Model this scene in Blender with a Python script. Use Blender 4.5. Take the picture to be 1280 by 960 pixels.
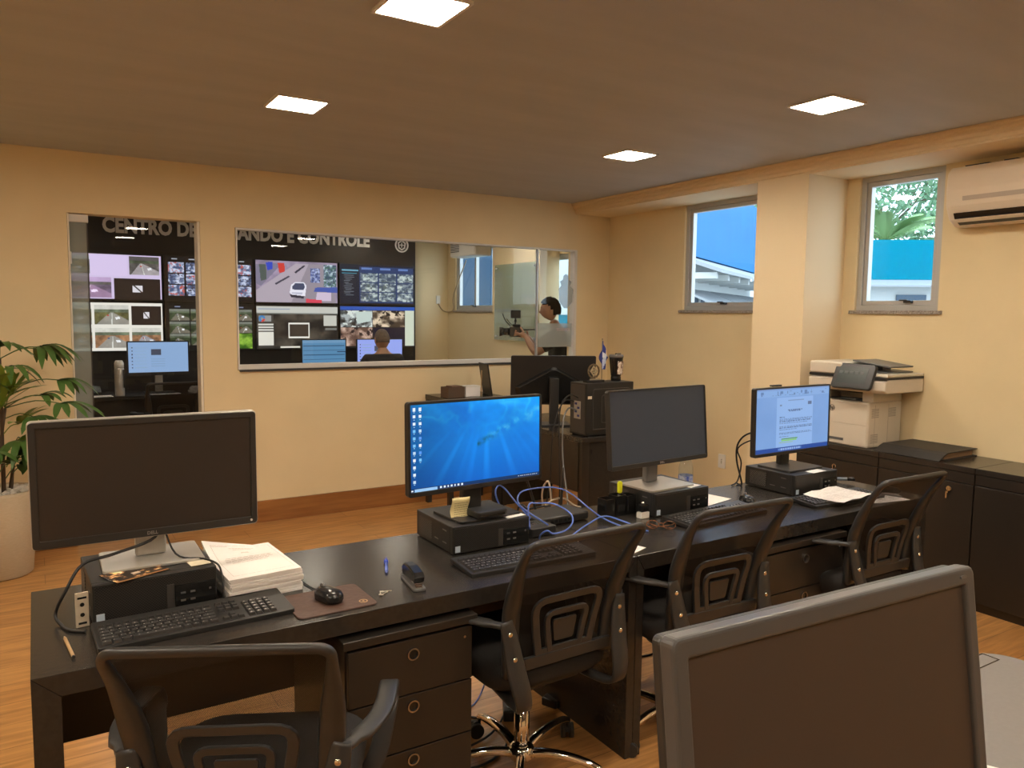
import bpy, bmesh, math, random
import numpy as np
from mathutils import Vector, Matrix, Euler
for o in list(bpy.data.objects): bpy.data.objects.remove(o)
SC = bpy.context.scene
COL = SC.collection
PI = math.pi
# ---------------------------------------------------------------- camera
cam = bpy.data.cameras.new('camera'); camo = bpy.data.objects.new('camera', cam); COL.objects.link(camo)
cam.sensor_fit = 'HORIZONTAL'; cam.sensor_width = 36.0; cam.lens = 960.0/1280.0*36.0
cam.clip_start = 0.05; cam.clip_end = 200
_X = Vector(((2190-640)/960, -(410-480)/960, -1)).normalized()
_Y = Vector(((42-640)/960, -(386-480)/960, -1)).normalized()
_Y = (_Y - _X*_X.dot(_Y)).normalized(); _Z = _X.cross(_Y)
R = Matrix((_X, _Y, _Z))            # world <- camera rotation
camo.matrix_world = Matrix.Translation((0, 0, 1.6)) @ R.to_4x4()
SC.camera = camo
# ---------------------------------------------------------------- look
SC.view_settings.view_transform = 'Standard'; SC.view_settings.look = 'None'
SC.view_settings.gamma = 1.0; SC.view_settings.use_curve_mapping = False
SC.view_settings.exposure = 0.0
LAMP = 99.0          # strength of the ceiling LED panels
LAMPC = (1.0, 0.855, 0.68)
SKY = 4.5
# ---------------------------------------------------------------- world: bright overcast sky
w = bpy.data.worlds.new('world'); SC.world = w; w.use_nodes = True
nt = w.node_tree; bg = nt.nodes['Background']
tc = nt.nodes.new('ShaderNodeTexCoord'); mp = nt.nodes.new('ShaderNodeMapping'); mp.inputs['Scale'].default_value = (1, 1, 2.5)
nz = nt.nodes.new('ShaderNodeTexNoise'); nz.inputs['Scale'].default_value = 2.2; nz.inputs['Detail'].default_value = 5
cr = nt.nodes.new('ShaderNodeValToRGB'); cr.color_ramp.elements[0].position = .35; cr.color_ramp.elements[1].position = .62
cr.color_ramp.elements[0].color = (.50, .72, 1.0, 1); cr.color_ramp.elements[1].color = (.80, .92, 1.0, 1)
nt.links.new(tc.outputs['Generated'], mp.inputs[0]); nt.links.new(mp.outputs[0], nz.inputs['Vector'])
nt.links.new(nz.outputs['Fac'], cr.inputs[0]); nt.links.new(cr.outputs[0], bg.inputs[0]); bg.inputs[1].default_value = SKY

# ---------------------------------------------------------------- materials
def lin(c):
    out = []
    for v in c[:3]:
        v = v/255.0
        out.append(v/12.92 if v <= .04045 else ((v+.055)/1.055)**2.4)
    return tuple(out)
MATS = {}
def mat(name, col, rough=.5, metal=0.0, noise=None, bump=0.0, scale=20.0, spec=.5, coat=0.0, coord='Object', stretch=(1,1,1), **kw):
    """principled with optional noise colour variation (noise = second colour) and bump"""
    if name in MATS: return MATS[name]
    m = bpy.data.materials.new(name); m.use_nodes = True; n = m.node_tree; b = n.nodes['Principled BSDF']
    b.inputs['Base Color'].default_value = (*col, 1); b.inputs['Roughness'].default_value = rough
    b.inputs['Metallic'].default_value = metal; b.inputs['Specular IOR Level'].default_value = spec
    b.inputs['Coat Weight'].default_value = coat
    if noise is not None or bump:
        t = n.nodes.new('ShaderNodeTexCoord'); mpg = n.nodes.new('ShaderNodeMapping'); mpg.inputs['Scale'].default_value = stretch
        n.links.new(t.outputs[coord], mpg.inputs[0])
        z = n.nodes.new('ShaderNodeTexNoise'); z.inputs['Scale'].default_value = scale; z.inputs['Detail'].default_value = 4
        n.links.new(mpg.outputs[0], z.inputs['Vector'])
        if noise is not None:
            r = n.nodes.new('ShaderNodeValToRGB'); r.color_ramp.elements[0].position = .35; r.color_ramp.elements[1].position = .65
            r.color_ramp.elements[0].color = (*col, 1); r.color_ramp.elements[1].color = (*noise, 1)
            n.links.new(z.outputs['Fac'], r.inputs[0]); n.links.new(r.outputs[0], b.inputs['Base Color'])
        if bump:
            bm_ = n.nodes.new('ShaderNodeBump'); bm_.inputs['Strength'].default_value = bump; bm_.inputs['Distance'].default_value = .01
            n.links.new(z.outputs['Fac'], bm_.inputs['Height']); n.links.new(bm_.outputs[0], b.inputs['Normal'])
    MATS[name] = m; return m

def mat_emit(name, col, s):
    m = bpy.data.materials.new(name); m.use_nodes = True; b = m.node_tree.nodes['Principled BSDF']
    b.inputs['Base Color'].default_value = (.8, .8, .8, 1); b.inputs['Emission Color'].default_value = (*col, 1)
    b.inputs['Emission Strength'].default_value = s; MATS[name] = m; return m

def mat_screen(name, s=1.0):
    m = bpy.data.materials.new(name); m.use_nodes = True; n = m.node_tree; b = n.nodes['Principled BSDF']
    a = n.nodes.new('ShaderNodeVertexColor'); a.layer_name = 'Col'
    b.inputs['Base Color'].default_value = (.01, .01, .01, 1); b.inputs['Roughness'].default_value = .35
    b.inputs['Specular IOR Level'].default_value = .3
    n.links.new(a.outputs[0], b.inputs['Emission Color']); b.inputs['Emission Strength'].default_value = s
    MATS[name] = m; return m

def mat_print(name, rough=.6):
    m = bpy.data.materials.new(name); m.use_nodes = True; n = m.node_tree; b = n.nodes['Principled BSDF']
    a = n.nodes.new('ShaderNodeVertexColor'); a.layer_name = 'Col'; b.inputs['Roughness'].default_value = rough
    n.links.new(a.outputs[0], b.inputs['Base Color']); MATS[name] = m; return m

def mat_glass(name, tint=(1, 1, 1), refl=1.0, haze=0.0):
    m = bpy.data.materials.new(name); m.use_nodes = True; n = m.node_tree
    for x in list(n.nodes): n.nodes.remove(x)
    out = n.nodes.new('ShaderNodeOutputMaterial'); tr = n.nodes.new('ShaderNodeBsdfTransparent'); gl = n.nodes.new('ShaderNodeBsdfGlossy')
    gl.inputs['Roughness'].default_value = .01; tr.inputs[0].default_value = (*tint, 1)
    fr = n.nodes.new('ShaderNodeFresnel'); fr.inputs[0].default_value = 1.45
    mu = n.nodes.new('ShaderNodeMath'); mu.operation = 'MULTIPLY'; mu.inputs[1].default_value = refl
    mx = n.nodes.new('ShaderNodeMixShader'); n.links.new(fr.outputs[0], mu.inputs[0]); ge = n.nodes.new('ShaderNodeNewGeometry'); bk = n.nodes.new('ShaderNodeMath'); bk.operation = 'SUBTRACT'; bk.inputs[0].default_value = 1.0; n.links.new(ge.outputs['Backfacing'], bk.inputs[1])
    m3 = n.nodes.new('ShaderNodeMath'); m3.operation = 'MULTIPLY'; n.links.new(mu.outputs[0], m3.inputs[0]); n.links.new(bk.outputs[0], m3.inputs[1]); n.links.new(m3.outputs[0], mx.inputs[0])
    n.links.new(gl.outputs[0], mx.inputs[2])
    if haze:
        df = n.nodes.new('ShaderNodeBsdfDiffuse'); df.inputs[0].default_value = (.62, .66, .62, 1)
        m2 = n.nodes.new('ShaderNodeMixShader'); m2.inputs[0].default_value = haze
        n.links.new(tr.outputs[0], m2.inputs[1]); n.links.new(df.outputs[0], m2.inputs[2]); n.links.new(m2.outputs[0], mx.inputs[1])
    else: n.links.new(tr.outputs[0], mx.inputs[1])
    n.links.new(mx.outputs[0], out.inputs[0]); MATS[name] = m; return m

def mat_mesh(name, col, k=800.0, thr=0.0, axes=('X', 'Z')):
    """woven mesh with real see-through holes"""
    m = mat(name, col, .75); n = m.node_tree; b = n.nodes['Principled BSDF']
    t = n.nodes.new('ShaderNodeTexCoord'); s = n.nodes.new('ShaderNodeSeparateXYZ'); n.links.new(t.outputs['Object'], s.inputs[0])
    def sn(op):
        a = n.nodes.new('ShaderNodeMath'); a.operation = op
        n.links.new(s.outputs[axes[0]], a.inputs[0]); n.links.new(s.outputs[axes[1]], a.inputs[1])
        q = n.nodes.new('ShaderNodeMath'); q.operation = 'MULTIPLY'; q.inputs[1].default_value = k; n.links.new(a.outputs[0], q.inputs[0])
        c = n.nodes.new('ShaderNodeMath'); c.operation = 'SINE'; n.links.new(q.outputs[0], c.inputs[0]); return c
    p = n.nodes.new('ShaderNodeMath'); p.operation = 'MULTIPLY'; n.links.new(sn('ADD').outputs[0], p.inputs[0]); n.links.new(sn('SUBTRACT').outputs[0], p.inputs[1])
    ab = n.nodes.new('ShaderNodeMath'); ab.operation = 'ABSOLUTE'; n.links.new(p.outputs[0], ab.inputs[0])
    l = n.nodes.new('ShaderNodeMath'); l.operation = 'LESS_THAN'; l.inputs[1].default_value = thr; n.links.new(ab.outputs[0], l.inputs[0])
    n.links.new(l.outputs[0], b.inputs['Alpha']); return m

def mat_perf(name, base, hole, k, axes=('X', 'Z'), thr=.35, rough=.5):
    """perforated grille: dark holes in a plastic or metal face"""
    m = mat(name, base, rough); n = m.node_tree; b = n.nodes['Principled BSDF']
    t = n.nodes.new('ShaderNodeTexCoord'); s = n.nodes.new('ShaderNodeSeparateXYZ'); n.links.new(t.outputs['Object'], s.inputs[0])
    def sn(op):
        a = n.nodes.new('ShaderNodeMath'); a.operation = op
        n.links.new(s.outputs[axes[0]], a.inputs[0]); n.links.new(s.outputs[axes[1]], a.inputs[1])
        q = n.nodes.new('ShaderNodeMath'); q.operation = 'MULTIPLY'; q.inputs[1].default_value = k; n.links.new(a.outputs[0], q.inputs[0])
        c = n.nodes.new('ShaderNodeMath'); c.operation = 'SINE'; n.links.new(q.outputs[0], c.inputs[0]); return c
    p = n.nodes.new('ShaderNodeMath'); p.operation = 'MULTIPLY'; n.links.new(sn('ADD').outputs[0], p.inputs[0]); n.links.new(sn('SUBTRACT').outputs[0], p.inputs[1])
    ab = n.nodes.new('ShaderNodeMath'); ab.operation = 'ABSOLUTE'; n.links.new(p.outputs[0], ab.inputs[0])
    l = n.nodes.new('ShaderNodeMath'); l.operation = 'GREATER_THAN'; l.inputs[1].default_value = thr; n.links.new(ab.outputs[0], l.inputs[0])
    x = n.nodes.new('ShaderNodeMix'); x.data_type = 'RGBA'; x.inputs[6].default_value = (*base, 1); x.inputs[7].default_value = (*hole, 1)
    n.links.new(l.outputs[0], x.inputs[0]); n.links.new(x.outputs[2], b.inputs['Base Color']); return m

# ---- palette
WALL = mat('wall_paint', (.80, .66, .41), .85, noise=(.765, .63, .39), bump=.03, scale=3)
WALLB = mat('wall_paint_reveal', (.80, .66, .44), .8)
CEIL = mat('ceiling_paint', (.44, .45, .465), .7, noise=(.405, .414, .428), scale=1.2, stretch=(1, 5, 1), bump=.05)
TRIMM = mat('cornice_plaster', (.80, .65, .42), .7)
BLK = mat('black_laminate', (.026, .022, .019), .24, noise=(.031, .027, .023), scale=60, bump=.04)
BLK2 = mat('black_laminate_front', (.025, .020, .016), .36)
PL = mat('black_plastic', (.022, .021, .020), .40)
PLG = mat('black_gloss_plastic', (.012, .012, .012), .16)
PLD = mat('dark_grey_plastic', (.048, .045, .042), .45)
PLM = mat('mid_grey_plastic', (.13, .125, .12), .4)
SIL = mat('silver_plastic', (.52, .50, .46), .32, .5)
CHR = mat('chrome', (.85, .83, .80), .08, 1.0)
ALU = mat('aluminium_frame', (.50, .50, .49), .38, .35)
ALW = mat('white_aluminium', (.72, .71, .69), .4)
WHT = mat('white_plastic', (.80, .77, .70), .4)
PAP = mat('white_paper', (.86, .82, .78), .85)
RUB = mat('cable_black', (.012, .012, .012), .5)
BLUC = mat('cable_blue', (.10, .19, .62), .4)
FAB = mat('black_fabric', (.014, .0125, .012), .9, noise=(.02, .018, .017), scale=400, bump=.3)
SCR_OFF = mat('dark_screen', (.040, .031, .025), .34, spec=.4)
SCR_OFFB = mat('dark_screen_bluish', (.058, .072, .100), .5, spec=.2)
MESHM = mat_mesh('chair_mesh', (.020, .016, .012), 850.0, .58)
PERF = mat_perf('perforated_black', (.035, .032, .03), (.004, .004, .004), 420.0)
PERFL = mat_perf('perforated_light', (.02, .02, .02), (.30, .29, .27), 330.0, axes=('Y', 'Z'), thr=.75)
SCREEN = mat_screen('screen_image', 1.05)
PRINT = mat_print('printed_image')
GLASS = mat_glass('window_glass', (.97, .98, .97), 1.0)
GLASSF = mat_glass('frosted_strip_glass', (.55, .60, .58), 1.0, haze=.35)
GLASSB = mat_glass('board_glass', (.80, .90, .84), 1.6, haze=.30)
REFL_HAZE = mat_glass('reflection_haze', (.78, .83, .88), .5, haze=.38)
GRAN = mat('granite', (.16, .13, .11), .4, noise=(.45, .40, .35), scale=120)

def mat_floor():
    m = bpy.data.materials.new('wood_laminate'); m.use_nodes = True; n = m.node_tree; b = n.nodes['Principled BSDF']
    t = n.nodes.new('ShaderNodeTexCoord')
    br = n.nodes.new('ShaderNodeTexBrick'); br.inputs['Scale'].default_value = 1.0
    br.inputs['Brick Width'].default_value = 1.25; br.inputs['Row Height'].default_value = .19; br.inputs['Mortar Size'].default_value = .0015
    br.inputs['Color1'].default_value = (.58, .30, .105, 1); br.inputs['Color2'].default_value = (.50, .245, .082, 1); br.inputs['Mortar'].default_value = (.20, .085, .025, 1)
    br.offset = .37
    n.links.new(t.outputs['Object'], br.inputs['Vector'])
    mp = n.nodes.new('ShaderNodeMapping'); mp.inputs['Scale'].default_value = (1.2, 14, 1); n.links.new(t.outputs['Object'], mp.inputs[0])
    z = n.nodes.new('ShaderNodeTexNoise'); z.inputs['Scale'].default_value = 3.0; z.inputs['Detail'].default_value = 8; z.inputs['Distortion'].default_value = .6
    n.links.new(mp.outputs[0], z.inputs['Vector'])
    r = n.nodes.new('ShaderNodeValToRGB'); r.color_ramp.elements[0].position = .3; r.color_ramp.elements[1].position = .7
    r.color_ramp.elements[0].color = (.62, .58, .50, 1); r.color_ramp.elements[1].color = (1.1, 1.1, 1.1, 1); n.links.new(z.outputs['Fac'], r.inputs[0])
    x = n.nodes.new('ShaderNodeMix'); x.data_type = 'RGBA'; x.blend_type = 'MULTIPLY'; x.inputs[0].default_value = 1.0
    n.links.new(br.outputs['Color'], x.inputs[6]); n.links.new(r.outputs[0], x.inputs[7]); n.links.new(x.outputs[2], b.inputs['Base Color'])
    b.inputs['Roughness'].default_value = .28; b.inputs['Specular IOR Level'].default_value = .45; return m
FLOORM = mat_floor()
def mat_skirt():
    m = mat('wood_baseboard', (.34, .145, .042), .35, noise=(.25, .10, .028), scale=3, stretch=(1, 1, 12)); return m
SKIRT = mat_skirt()

# ---------------------------------------------------------------- mesh helpers
def T(loc=(0, 0, 0), rot=(0, 0, 0), sc=(1, 1, 1)):
    return Matrix.Translation(loc) @ Euler([math.radians(a) for a in rot]).to_matrix().to_4x4() @ Matrix.Diagonal((*sc, 1))
def newbm(): return bmesh.new()
def box(bm, lo, hi, M=None, mi=0):
    v = [bm.verts.new((x, y, z)) for x in (lo[0], hi[0]) for y in (lo[1], hi[1]) for z in (lo[2], hi[2])]
    if M is not None:
        for q in v: q.co = M @ q.co
    fs = []
    for f in ((0, 1, 3, 2), (4, 6, 7, 5), (0, 4, 5, 1), (2, 3, 7, 6), (0, 2, 6, 4), (1, 5, 7, 3)):
        g = bm.faces.new([v[i] for i in f]); g.material_index = mi; fs.append(g)
    return fs
def frustum(bm, lo, hi, inset, axis=2, M=None, mi=0):
    """box whose top (hi on axis 2) is inset by (ix,iy)"""
    x0, y0, z0 = lo; x1, y1, z1 = hi; ix, iy = inset
    c = [(x0, y0, z0), (x1, y0, z0), (x1, y1, z0), (x0, y1, z0), (x0+ix, y0+iy, z1), (x1-ix, y0+iy, z1), (x1-ix, y1-iy, z1), (x0+ix, y1-iy, z1)]
    v = [bm.verts.new(p) for p in c]
    if M is not None:
        for q in v: q.co = M @ q.co
    for f in ((3, 2, 1, 0), (4, 5, 6, 7), (0, 1, 5, 4), (1, 2, 6, 5), (2, 3, 7, 6), (3, 0, 4, 7)):
        g = bm.faces.new([v[i] for i in f]); g.material_index = mi
def rrect(w, h, r, n=5, cx=0, cy=0):
    r = min(r, w/2-1e-5, h/2-1e-5); p = []
    for (sx, sy, a0) in ((1, 1, 0), (-1, 1, 90), (-1, -1, 180), (1, -1, 270)):
        for k in range(n+1):
            a = math.radians(a0+90*k/n); p.append((cx+sx*(w/2-r)+r*math.cos(a), cy+sy*(h/2-r)+r*math.sin(a)))
    return p
def prism(bm, pts, d0, d1, plane='XY', M=None, mi=0, inset=0, top_inset=0):
    """extrude 2D outline along the third axis from d0 to d1"""
    def P(a, b, d):
        v = {'XY': (a, b, d), 'XZ': (a, d, b), 'YZ': (d, a, b)}[plane]; v = Vector(v)
        return M @ v if M is not None else v
    cx = sum(p[0] for p in pts)/len(pts); cy = sum(p[1] for p in pts)/len(pts)
    k = 1-top_inset
    A = [bm.verts.new(P(a, b, d0)) for a, b in pts]; B = [bm.verts.new(P(cx+(a-cx)*k, cy+(b-cy)*k, d1)) for a, b in pts]
    n = len(pts); fs = [bm.faces.new(A[::-1]), bm.faces.new(B)]
    for i in range(n): fs.append(bm.faces.new((A[i], A[(i+1) % n], B[(i+1) % n], B[i])))
    for f in fs: f.material_index = mi
    return fs
def ring(bm, outer, inner, d0, d1, plane='XY', M=None, mi=0):
    def P(a, b, d):
        v = {'XY': (a, b, d), 'XZ': (a, d, b), 'YZ': (d, a, b)}[plane]; v = Vector(v)
        return M @ v if M is not None else v
    L = []
    for (pts, d) in ((outer, d0), (outer, d1), (inner, d1), (inner, d0)): L.append([bm.verts.new(P(a, b, d)) for a, b in pts])
    n = len(outer)
    for q in range(4):
        A = L[q]; B = L[(q+1) % 4]
        for i in range(n):
            f = bm.faces.new((A[i], A[(i+1) % n], B[(i+1) % n], B[i])); f.material_index = mi
def lathe(bm, prof, n=24, M=None, mi=0, cap=True):
    rows = []
    for r, z in prof:
        row = []
        for k in range(n):
            a = 2*PI*k/n; v = Vector((r*math.cos(a), r*math.sin(a), z)); row.append(bm.verts.new(M @ v if M is not None else v))
        rows.append(row)
    for A, B in zip(rows, rows[1:]):
        for k in range(n):
            f = bm.faces.new((A[k], A[(k+1) % n], B[(k+1) % n], B[k])); f.material_index = mi; f.smooth = True
    if cap:
        f = bm.faces.new(rows[0][::-1]); f.material_index = mi; f = bm.faces.new(rows[-1]); f.material_index = mi
def cyl(bm, a, b, r, n=12, r2=None, mi=0):
    a = Vector(a); b = Vector(b); d = b-a; L = d.length; q = d.to_track_quat('Z', 'Y').to_matrix().to_4x4()
    lathe(bm, [(r, 0), (r if r2 is None else r2, L)], n, Matrix.Translation(a) @ q, mi)
def smoothpath(pts, n=6, closed=False):
    P = [Vector(p) for p in pts]; out = []
    m = len(P); rng = m if closed else m-1
    for i in range(rng):
        p0 = P[(i-1) % m] if (closed or i > 0) else P[0]; p1 = P[i]; p2 = P[(i+1) % m]; p3 = P[(i+2) % m] if (closed or i+2 < m) else P[-1]
        for k in range(n):
            t = k/n; out.append(.5*((2*p1)+(-p0+p2)*t+(2*p0-5*p1+4*p2-p3)*t*t+(-p0+3*p1-3*p2+p3)*t**3))
    if not closed: out.append(P[-1])
    return out
def sweep(bm, path, prof, up=Vector((0, 0, 1)), closed=False, mi=0, smooth=True, scales=None):
    """sweep closed 2D profile (list of (u,v)) along the 3D path; u along width axis, v along normal"""
    n = len(path); rows = []
    for i, p in enumerate(path):
        a = path[i-1] if (i > 0 or closed) else path[0]; b = path[(i+1) % n] if (i < n-1 or closed) else path[-1]
        t = (Vector(b)-Vector(a)).normalized(); uu = up[i] if isinstance(up, list) else up
        W = t.cross(uu); W = W.normalized() if W.length > 1e-4 else Vector((1, 0, 0)); N = W.cross(t)
        s = scales[i] if scales else (1, 1)
        rows.append([bm.verts.new(Vector(p)+W*(u*s[0])+N*(v*s[1])) for u, v in prof])
    k = len(prof); R_ = range(n if closed else n-1)
    for i in R_:
        A = rows[i]; B = rows[(i+1) % n]
        for j in range(k):
            f = bm.faces.new((A[j], A[(j+1) % k], B[(j+1) % k], B[j])); f.smooth = smooth; f.material_index = mi
    if not closed:
        bm.faces.new(rows[0][::-1]).material_index = mi; bm.faces.new(rows[-1]).material_index = mi
def circ(r, n=8): return [(r*math.cos(2*PI*k/n), r*math.sin(2*PI*k/n)) for k in range(n)]
def tube(bm, pts, r, n=7, sm=5, closed=False, mi=0):
    path = smoothpath(pts, sm, closed) if sm else [Vector(p) for p in pts]
    # parallel transport
    m = len(path); t0 = (path[1]-path[0]).normalized(); ref = Vector((0, 0, 1)) if abs(t0.z) < .9 else Vector((1, 0, 0))
    N = t0.cross(ref).normalized(); rows = []
    for i, p in enumerate(path):
        a = path[i-1] if (i > 0 or closed) else path[0]; b = path[(i+1) % m] if (i < m-1 or closed) else path[-1]
        t = (b-a)
        t = t.normalized() if t.length > 1e-9 else t0
        N = (N-t*N.dot(t)); N = N.normalized() if N.length > 1e-6 else t.orthogonal().normalized(); B = t.cross(N)
        rr = r[i*len(r)//m] if isinstance(r, (list, tuple)) else r
        rows.append([bm.verts.new(p+N*(rr*math.cos(2*PI*k/n))+B*(rr*math.sin(2*PI*k/n))) for k in range(n)])
    for i in range(m if closed else m-1):
        A = rows[i]; C_ = rows[(i+1) % m]
        for k in range(n):
            f = bm.faces.new((A[k], A[(k+1) % n], C_[(k+1) % n], C_[k])); f.smooth = True; f.material_index = mi
    if not closed:
        bm.faces.new(rows[0][::-1]).material_index = mi; bm.faces.new(rows[-1]).material_index = mi
def sphere(bm, c, r, sc=(1, 1, 1), seg=14, M=None, mi=0):
    MM = Matrix.Translation(c) @ Matrix.Diagonal((*sc, 1))
    if M is not None: MM = M @ MM
    ret = bmesh.ops.create_uvsphere(bm, u_segments=seg, v_segments=max(6, seg*2//3), radius=r, matrix=MM)
    for v in ret['verts']:
        for f in v.link_faces: f.smooth = True; f.material_index = mi
def obj(name, bm, m, parent=None, bevel=0, seg=2, loc=None, rot=None, label=None):
    bmesh.ops.recalc_face_normals(bm, faces=bm.faces)
    me = bpy.data.meshes.new(name); bm.to_mesh(me); bm.free()
    for x in (m if isinstance(m, (list, tuple)) else [m]): me.materials.append(x)
    o = bpy.data.objects.new(name, me); COL.objects.link(o)
    if parent is not None: o.parent = parent
    if loc: o.location = loc
    if rot: o.rotation_euler = [math.radians(a) for a in rot]
    if bevel:
        b = o.modifiers.new('bevel', 'BEVEL'); b.width = bevel; b.segments = seg; b.limit_method = 'ANGLE'; b.angle_limit = math.radians(40)
    if label: o['label'] = label
    return o
def raster(name, arr, O, U, V, m, parent=None):
    """image as a real flat mesh: arr[row, col, 3] sRGB 0..255, row 0 on top; O = lower-left corner, U/V = full edge vectors"""
    H, W = arr.shape[:2]; O = np.array(O, float); U = np.array(U, float); V = np.array(V, float)
    jj, ii = np.meshgrid(np.arange(W+1), np.arange(H+1))
    pts = O+U*(jj[..., None]/W)+V*(1-ii[..., None]/H); pts = pts.reshape(-1, 3)
    a = (np.arange(H)[:, None]*(W+1)+np.arange(W)[None, :]).ravel()
    faces = np.stack([a, a+W+1, a+W+2, a+1], 1)
    me = bpy.data.meshes.new(name); me.from_pydata(pts.tolist(), [], faces.tolist()); me.update()
    c = np.clip(arr.reshape(-1, 3)/255.0, 0, 1); c = np.where(c <= .04045, c/12.92, ((c+.055)/1.055)**2.4)
    c4 = np.concatenate([c, np.ones((len(c), 1))], 1); c4 = np.repeat(c4, 4, 0).astype(np.float32)
    at = me.color_attributes.new('Col', 'FLOAT_COLOR', 'CORNER'); at.data.foreach_set('color', c4.ravel())
    me.materials.append(m); o = bpy.data.objects.new(name, me); COL.objects.link(o)
    if parent is not None: o.parent = parent
    return o
def text(name, s, size, m, parent=None, M=None, extrude=.001, offset=0.0, sx=1.0, align='LEFT', width=None):
    c = bpy.data.curves.new(name, 'FONT'); c.body = s; c.size = size; c.extrude = extrude; c.offset = offset; c.align_x = align; c.resolution_u = 3
    t = bpy.data.objects.new(name, c); COL.objects.link(t); bpy.context.view_layer.update()
    me = bpy.data.meshes.new_from_object(t.evaluated_get(bpy.context.evaluated_depsgraph_get())); COL.objects.unlink(t); bpy.data.objects.remove(t)
    xs = [v.co.x for v in me.vertices]
    if width: sx = width/(max(xs)-min(xs))
    me.transform(Matrix.Diagonal((sx, 1, 1, 1)))
    if M is not None: me.transform(M)
    me.materials.clear(); me.materials.append(m); me.name = name
    o = bpy.data.objects.new(name, me); COL.objects.link(o)
    if parent is not None: o.parent = parent
    return o
def thing(name, label, cat, loc=(0, 0, 0), rz=0, group=None, rot=None):
    o = bpy.data.objects.new(name, None); COL.objects.link(o); o.empty_display_size = .05
    o.location = loc; o.rotation_euler = [math.radians(a) for a in rot] if rot else (0, 0, math.radians(rz))
    o['label'] = label; o['category'] = cat
    if group: o['group'] = group
    return o
def tag(o, label, cat, group=None, kind=None):
    o['label'] = label; o['category'] = cat
    if group: o['group'] = group
    if kind: o['kind'] = kind
    return o
def struct(o): o['kind'] = 'structure'; return o
UPX = Matrix.Rotation(PI/2, 4, 'X')      # text laid in XY -> stands in XZ facing -Y
# ================================================================ the room
H = 2.63; RX = 4.75; BY = 5.88; CY = 9.29
bm = newbm(); box(bm, (-2.6, -3.1, -.1), (RX+.2, BY+.07, 0)); struct(obj('floor', bm, FLOORM))
bm = newbm(); box(bm, (-2.6, BY+.07, -.1), (RX+.2, CY+.2, 0)); struct(obj('floor_control', bm, FLOORM))
bm = newbm(); box(bm, (-2.6, -3.1, H), (RX+.2, BY+.15, H+.1)); struct(obj('ceiling', bm, CEIL))
bm = newbm(); box(bm, (-2.6, BY+.15, H), (RX+.2, CY+.2, H+.1)); struct(obj('ceiling_control', bm, mat('ceiling_white', (.75, .72, .66), .8)))
bm = newbm()
for lo, hi in (((-2.5, 0), (.21, H)), ((.21, 2.232), (1.03, H)), ((1.03, 0), (1.27, H)), ((1.27, 0), (4.365, 1.165)), ((1.27, 2.207), (4.365, H)), ((4.365, 0), (RX, H))):
    box(bm, (lo[0], BY, lo[1]), (hi[0], BY+.14, hi[1]))
struct(obj('wall_back', bm, WALL))
def holed_wall(x0, x1, y0, y1, holes):
    bm = newbm(); y = y0
    for (a, b, z0, z1) in sorted(holes):
        box(bm, (x0, y, 0), (x1, a, H))
        if z0 > 0: box(bm, (x0, a, 0), (x1, b, z0))
        box(bm, (x0, a, z1), (x1, b, H)); y = b
    box(bm, (x0, y, 0), (x1, y1, H)); return bm
WINS = [(2.665, 3.235, 1.65, 2.535), (3.98, 4.87, 1.65, 2.535), (6.36, 7.20, 0.0, 2.24), (8.1, 9.08, 1.64, 2.45)]
struct(obj('wall_right', holed_wall(RX, RX+.10, -3, CY+.1, WINS), WALL))
bm = newbm(); box(bm, (-2.6, -3, 0), (-2.5, CY+.1, H)); struct(obj('wall_left', bm, WALL))
bm = newbm(); box(bm, (-2.6, -3.1, 0), (RX+.2, -3, H)); struct(obj('wall_front', bm, WALL))
bm = newbm(); box(bm, (-2.5, CY, 0), (RX, CY+.1, H)); struct(obj('wall_control_back', bm, WALL))
# pillars, boxed beam and its stepped cornice
bm = newbm(); box(bm, (4.34, 3.33, 0), (RX, 3.75, 2.535)); struct(obj('wall_pillar', bm, WALLB))
bm = newbm(); box(bm, (4.50, 6.71, 0), (RX, 7.68, H)); struct(obj('wall_pillar_control', bm, WALL))
bm = newbm(); box(bm, (4.34, -3, 2.535), (RX, BY, H)); struct(obj('wall_beam', bm, WALLB))
bm = newbm(); prism(bm, [(4.34, 2.545), (4.34, 2.629), (4.285, 2.629), (4.285, 2.617), (4.302, 2.612), (4.302, 2.598), (4.317, 2.592), (4.317, 2.575), (4.330, 2.568), (4.330, 2.548)], -3, BY, 'XZ')
struct(obj('trim_1', bm, TRIMM))
def skirting(name, lo, hi): 
    bm = newbm(); box(bm, lo, hi); return struct(obj(name, bm, SKIRT, bevel=.004))
skirting('baseboard_back', (-2.49, BY-.018, 0), (.20, BY-.001, .165))
skirting('baseboard_back_middle', (1.035, BY-.018, 0), (4.70, BY-.001, .165))
skirting('baseboard_right', (RX-.018, 3.77, 0), (RX-.001, BY-.03, .165))
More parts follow.
